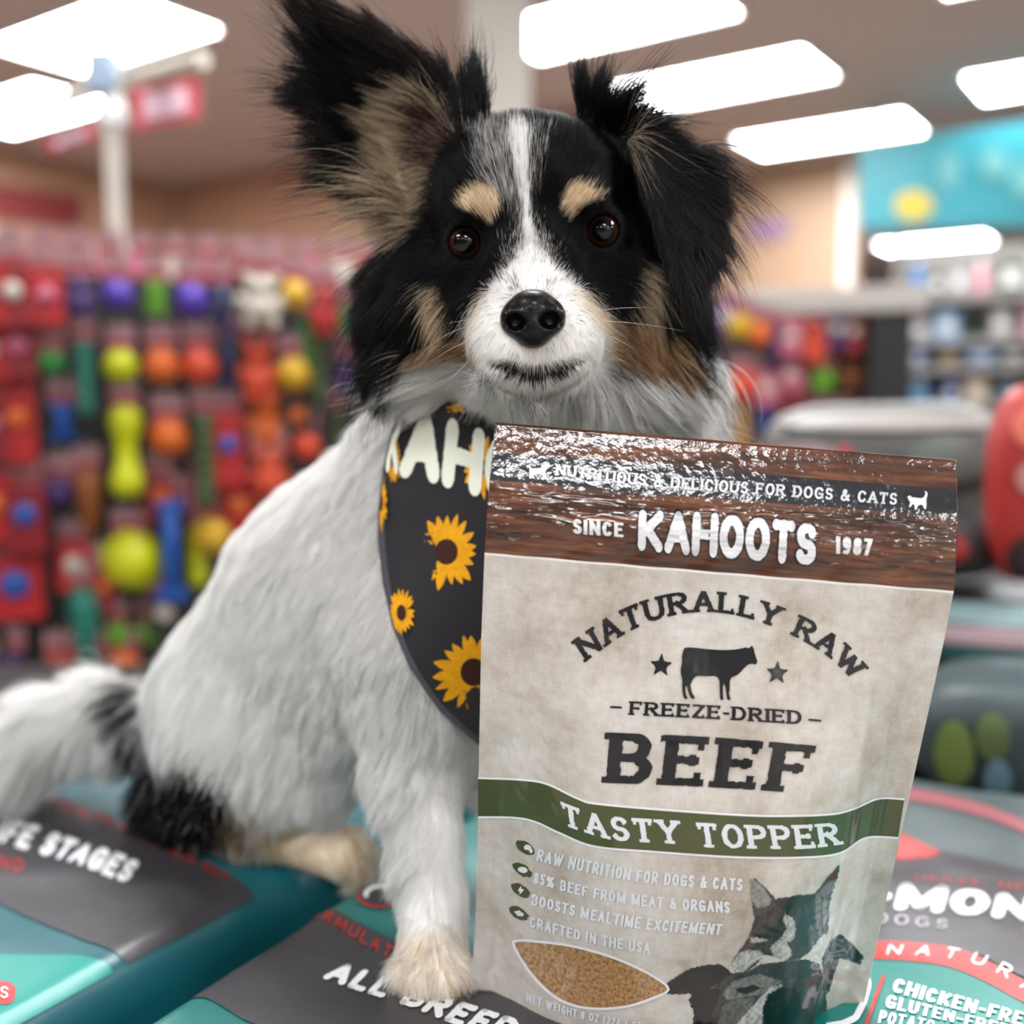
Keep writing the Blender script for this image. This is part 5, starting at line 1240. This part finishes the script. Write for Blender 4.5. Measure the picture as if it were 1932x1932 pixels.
T1 = [ # kind, colour, px, py, w, h
 [('pack','red',-30,560,80,110),('pack','crimson',24,560,64,120),('pack','red',88,565,62,100),('plush','purple',150,560,62,80),('ball','violet',222,556,56,56),('stick','lime',294,562,46,64),('ball','violet',362,566,62,62),('bone','navy',420,580,50,86),('plush','cream',492,566,92,104),('ball','gold',556,556,54,54),('plush','red',612,590,58,90),('ring','green',668,608,62,62),('ball','pink',728,580,54,54)],
 [('pack','red',-24,668,74,100),('pack','crimson',34,660,66,110),('ball','green',97,684,46,46),('stick','teal',160,712,40,140),('ball','yellow',228,690,60,60),('ball','orange',305,690,64,64),('ball','coral',376,690,68,68),('bone','navy',430,680,40,100),('plush','coral',486,700,72,120),('ball','gold',553,706,62,62),('stick','olive',600,690,36,150),('stick','green',576,640,26,90),('plush','purple',652,712,44,84),('ring','green',716,712,60,60)],
 [('pack','crimson',-20,810,72,120),('pack','red',34,800,66,150),('bone','blue',120,796,58,70),('dumbbell','yellow',238,852,60,172),('ball','orange',318,824,70,70),('stick','olive',386,868,50,180),('pack','red',430,850,60,140),('plush','orange',502,795,72,110),('plush','coral',508,895,74,88),('pack','black',560,790,60,80),('ball','coral',578,842,54,54),('stick','olive',640,830,36,120)],
 [('pack','red',-14,960,80,130),('pack','crimson',48,980,74,130),('ball','purple',112,928,54,54),('carrot','brown',168,952,56,130),('pack','crimson',300,940,58,80),('bone','blue',322,1040,58,200),('pack','red',450,960,70,90),('ball','gold',400,1010,70,70),('pack','pink',380,930,50,60)],
 [('pack','red',30,1110,96,120),('pack','red',140,1070,60,90),('ball','yellow',248,1056,108,108),('carrot','teal',160,1190,58,170),('pack','crimson',196,1110,40,80),('stick','yellow',372,1050,44,110),('pack','black',310,1160,60,80)],
 [('pack','black',-30,1230,80,120),('plush','purple',16,1270,70,90),('plush','coral',120,1268,70,70),('ball','lime',222,1196,46,46),('ball','lime',286,1192,46,46),('ball','orange',232,1262,66,66),('plush','teal',190,1262,40,60)]]
rt = random.Random(21)
for r, y in enumerate((575, 695, 835, 965)):       # the run goes on behind the dog
    for px in range(795, 1120, 66): T1[r].append((rt.choice(['ball', 'plush', 'stick', 'pack', 'bone', 'ring']), rt.choice(['red', 'orange', 'green', 'blue', 'purple', 'yellow', 'teal', 'pink']), px, y, 54, 74))
G1 = 'dog toys hanging on the black pegboard'
KN = {'ball': 'ball toy', 'dumbbell': 'dumbbell toy', 'stick': 'ridged stick toy', 'bone': 'bone toy', 'carrot': 'carrot-shaped toy', 'plush': 'plush toy', 'ring': 'ring toy', 'pack': 'boxed toy pack'}
for r, row in enumerate(T1):
    row = sorted(row, key=lambda t: t[2])
    for i, (k, c, px, py, w, h) in enumerate(row):
        lab = '%s %s with pink header card, %s pegboard row from top, %s from left' % (c, KN[k], ORD[r], ORD[i])
        toy(k, c, px, py, gd1(px)-.20+.045*r, w, h, lab, G1, True, g1, ['blue', 'cream', 'pink', 'orange'][(i+r) % 4] if k == 'pack' else None)
# plain header cards of the packs along the top edge
for i, px in enumerate(range(-40, 760, 62)):
    toy('pack', ['pink', 'cream', 'red', 'crimson', 'pink'][i % 5], px, 497+.03*px, gd1(px)+.06, 50, 44, 'small %s pack hanging along the gondola\'s top edge, %s from left' % (['pink', 'cream', 'red', 'crimson', 'pink'][i % 5], ORD[i]), 'small packs along the top edge of the gondola', True, g1, None)

# pole with hanging red signs, standing on the gondola
dp = gd1(220)+.12; s = dp/F_PX; pb = at(222, 498, dp); sgn = empty('sign_stand', pb); tag(sgn, 'pale pole with a crossbar carrying two red hanging signs above the toys', 'sign stand')
m_pole = mat('sign_pole', srgb(206,198,188), .5)
hz = at(222, 165, dp)[2]-pb[2]
MB().bbox(-.016, .016, -.016, .016, .03, hz, .004).build('pole', m_pole, sgn); MB().bbox(-.05, .05, -.05, .05, -.005, .03, .006).build('foot', m_pole, sgn)
def rel(px, py, d=dp): return at(px, py, d)-pb
MB().tube([rel(120, 192, dp+.12), rel(215, 160), rel(384, 112, dp-.2)], .017, 10).build('crossbar', mat('sign_bar', srgb(214,206,192), .5), sgn)
MB().bbox(*(lambda c: (c[0]-.03, c[0]+.03, -.032, .032, c[2]-.04, c[2]+.045))(rel(208, 152)), .005).build('clamp', mat('clamp_clear', srgb(132,156,180), .2, coat=.5), sgn)
c_ = rel(212, 218, dp-.04); MB().lathe([(.001,-.008),(.034,-.008),(.037,0),(.034,.008),(.001,.008)], 24, 'y', tuple(c_)).build('round_tag', mat('round_tag', srgb(240,238,236), .5), sgn, True)
def hang_sign(pts, d, nm='red_sign'):
    q = [rel(x, y, d) for x, y in pts]; k = np.array([0, .006, 0]); V = q+[p+k for p in q]
    o = mk(nm, V, [(3,2,1,0),(4,5,6,7),(0,1,5,4),(1,2,6,5),(2,3,7,6),(3,0,4,7)], mat('sign_red', srgb(176,62,74), .5), sgn)
    c = sum(q)/4; V = [c+(p-c)*.62-k*.4 for p in q]; V += [v-k*.2 for v in V]
    o2 = mk('sign_print', V, [(3,2,1,0),(4,5,6,7),(0,1,5,4),(1,2,6,5),(2,3,7,6),(3,0,4,7)], mat('sign_pinkish', srgb(222,186,200), .5), o); return o
hang_sign([(246,166),(378,146),(378,222),(252,246)], dp-.1); hang_sign([(84,262),(180,226),(180,262),(92,290)], dp+.12)

# dark red banner on the far left wall, small purple sign on the pale wall, teal fascia sign
def hit_wall(px, py, p, d):
    """where a sight line meets the vertical wall through p along d"""
    r = at(px, py, 1.0)-np.array([0, 0, CAM_Z]); n = np.array([-d[1], d[0], 0]); t = ((p-np.array([0, 0, CAM_Z]))@n)/(r@n); return np.array([0, 0, CAM_Z])+r*t
def wall_panel(name, pts, p, d, th, m, label, cat, off=.03):
    n = np.array([-d[1], d[0], 0]); n = n if n@(-p) > 0 else -n
    q = [hit_wall(x, y, p+n*off, d) for x, y in pts]; base = sum(q)/4; V = [v-base for v in q]+[v-base+n*th for v in q]
    o = mk(name, V, [(0,1,2,3),(7,6,5,4),(0,4,5,1),(1,5,6,2),(2,6,7,3),(3,7,4,0)], m); o.location = base.tolist(); tag(o, label, cat); return o, base
wall_panel('wall_banner', [(-120,330),(150,372),(150,430),(-120,398)], Cl, AXV, .02, mat('banner_red', srgb(120,44,46), .6), 'dark red banner on the brown wall behind the sign pole', 'banner')
wall_panel('wall_sign', [(1412,418),(1490,410),(1490,448),(1412,456)], Cr, AXU, .02, mat('purple_sign', srgb(150,120,148), .6), 'small purple-grey sign on the pale boarded wall', 'sign')
Ts = at(1630, 430, 7.0)
so, sb = wall_panel('fascia_sign', [(1630,278),(2100,216),(2100,428),(1630,436)], Ts, AXU, .10, mat('fascia_teal', srgb(26,122,134), .5, noise=(2, .12)), 'large teal fascia sign with a yellow sun at the upper right', 'sign', 0)
n_ = np.array([-AXU[1], AXU[0], 0]); n_ = n_ if n_@(-Ts) > 0 else -n_
def on_sign(name, pts, m): q = [hit_wall(x, y, Ts+n_*.106, AXU)-sb for x, y in pts]; return mk(name, q+[v+n_*.01 for v in q], [tuple(range(len(q)))[::-1], tuple(range(len(q), 2*len(q)))]+[(i, (i+1) % len(q), len(q)+(i+1) % len(q), len(q)+i) for i in range(len(q))], m, so)
on_sign('sun_print', el(1724,388,36,28), mat('sun_yellow', srgb(178,156,40), .5)); on_sign('pale_print', el(1792,322,18,34), mat('sign_pale', srgb(84,146,148), .5)); on_sign('pale_print', el(1878,308,26,30), mat('sign_pale', srgb(84,146,148), .5)); on_sign('pale_print', el(1930,340,22,34), mat('sign_pale', srgb(84,146,148), .5))
for x in (1650, 2050):
    q = hit_wall(x, 300, Ts, AXU); MB().box(-.01, .01, -.01, .01, 0, CEIL-q[2]).build('hanger', m_peg, so).location = (q-sb).tolist()

# second gondola, right of the dog
B0, B1 = at(1240, 700, 3.5), at(1634, 700, 3.32)
g2 = gondola('toy_gondola', B0[:2], B1[:2], .16, at(1500, 590, 3.4)[2], 'pegboard gondola with a pale canopy right of the dog\'s head', m_board2)
zc = at(1560, 600, 3.3)[2]; cl = B1-B0; L2 = np.linalg.norm(cl[:2]); rz2 = math.atan2(cl[1], cl[0])
q = MB().bbox(.18, L2+.16, -.22, .10, zc, zc+.075, .01).build('canopy', mat('canopy_paint', srgb(176,170,164), .5), g2['root']); q.rotation_euler = (0, 0, rz2)
q = MB().bbox(L2+.0, L2+.12, -.20, .05, .16, zc, .005).build('end_panel', mat('end_panel_black', srgb(16,15,16), .6), g2['root']); q.rotation_euler = (0, 0, rz2); q['label'] = 'black end panel'
T2 = [[('ball','gold',1394,614,52,52),('ball','orange',1434,630,46,46),('bone','navy',1460,655,34,84),('pack','pink',1492,640,40,60),('plush','coral',1536,650,48,80),('pack','purple',1578,625,40,60),('pack','crimson',1610,630,36,70),('pack','violet',1366,600,50,40),('ball','teal',1300,620,46,46),('plush','pink',1262,640,46,70)],
      [('ball','coral',1400,728,56,56),('bone','blue',1336,720,36,70),('ball','lime',1276,730,46,46),('pack','pink',1446,735,44,60),('pack','pink',1490,712,40,50),('ball','lime',1552,718,46,46),('plush','brown',1606,706,44,60),('plush','crimson',1500,755,40,50)],
      [('stick','mustard',1398,815,34,100),('bone','blue',1444,790,44,50),('pack','crimson',1478,800,44,50),('pack','purple',1540,800,44,60),('ball','orange',1590,800,46,46)]]
for r, row in enumerate(T2):
    row = sorted(row, key=lambda t: t[2])
    for i, (k, c, px, py, w, h) in enumerate(row):
        toy(k, c, px, py, 3.17+.06*r, w, h, '%s %s on the gondola right of the dog, %s row, %s from left' % (c, KN[k], ORD[r], ORD[i]), 'dog toys on the far pegboard', True, g2, 'cream' if k == 'pack' else None)

# shelving with stock at the far right
sh0 = at(1700, 700, 5.6); su = empty('shelving_unit', (sh0[0], sh0[1], 0), math.radians(-20)); tag(su, 'grey shelving unit with blue stock at the far right', 'shelving')
m_sh = mat('shelf_grey', srgb(132,128,125), .5); zt = [at(1800, y, 5.4)[2] for y in (560, 640, 690, 760, 900, 1100)]
for z in zt: MB().bbox(-.05, 2.2, -.2, .25, z-.035, z, .004).build('shelf', m_sh, su)
for x in (-.05, 1.05, 2.18): MB().bbox(x, x+.03, -.18, .25, 0, zt[0]+.3, .004).build('upright', m_sh, su)
MB().box(-.05, 2.2, .25, .27, .05, zt[0]+.3).build('back_panel', mat('shelf_back', srgb(136,132,128), .6), su)
rs = random.Random(8); SCOL = [('blue',(60,130,200)),('pale blue',(120,170,210)),('white',(214,210,208)),('grey',(150,148,150)),('beige',(200,176,140)),('dark green',(60,78,60)),('cobalt',(30,90,170)),('pink',(216,150,160))]
cs, sn = math.cos(math.radians(-20)), math.sin(math.radians(-20))
for r, z in enumerate(zt[:4]):
    x = .02; i = 0
    while x < 1.15:
        w = rs.uniform(.07, .14); x = 1.10 if x < 1.09 < x+w+.05 else x; h = min(rs.uniform(.10, .20), (zt[r-1]-z-.05) if r else .25); nm, c = SCOL[(r*3+i*5+rs.randrange(2)) % 8] if not (r == 2 and i == 0) else SCOL[0]
        o = empty('stock_box' if (i+r) % 3 else 'stock_bottle', (sh0[0]+cs*(x+w/2)+sn*.08, sh0[1]+sn*(x+w/2)-cs*.08, z+.0015)); o.rotation_euler = (0, 0, math.radians(-20))
        mm = mat('stock_'+nm.replace(' ', '_'), srgb(*c), .5)
        if (i+r) % 3: MB().bbox(-w/2+.004, w/2-.004, -.06, .06, 0, h, .004).build('carton', mm, o); MB().bbox(-w*.3, w*.3, -.062, -.06, h*.25, h*.7, .0004).build('label_print', mat('stock_label', srgb(228,226,224), .5), o)
        else: MB().lathe([(.001,0),(w*.36,0),(w*.38,h*.1),(w*.38,h*.6),(w*.14,h*.75),(w*.14,h*.88),(.001,h*.88)], 16).build('bottle_body', mm, o, True); MB().lathe([(.001,h*.86),(w*.17,h*.86),(w*.17,h),(.001,h)], 14).build('cap', mat('stock_label', srgb(228,226,224), .5), o)
        tag(o, '%s %s on the %s shelf from the top, %s along, at the far right' % (nm, 'carton' if (i+r) % 3 else 'bottle', ORD[r], ORD[i]), 'box' if (i+r) % 3 else 'bottle', 'stock on the far right shelving')
        x += w+rs.uniform(.01, .05); i += 1
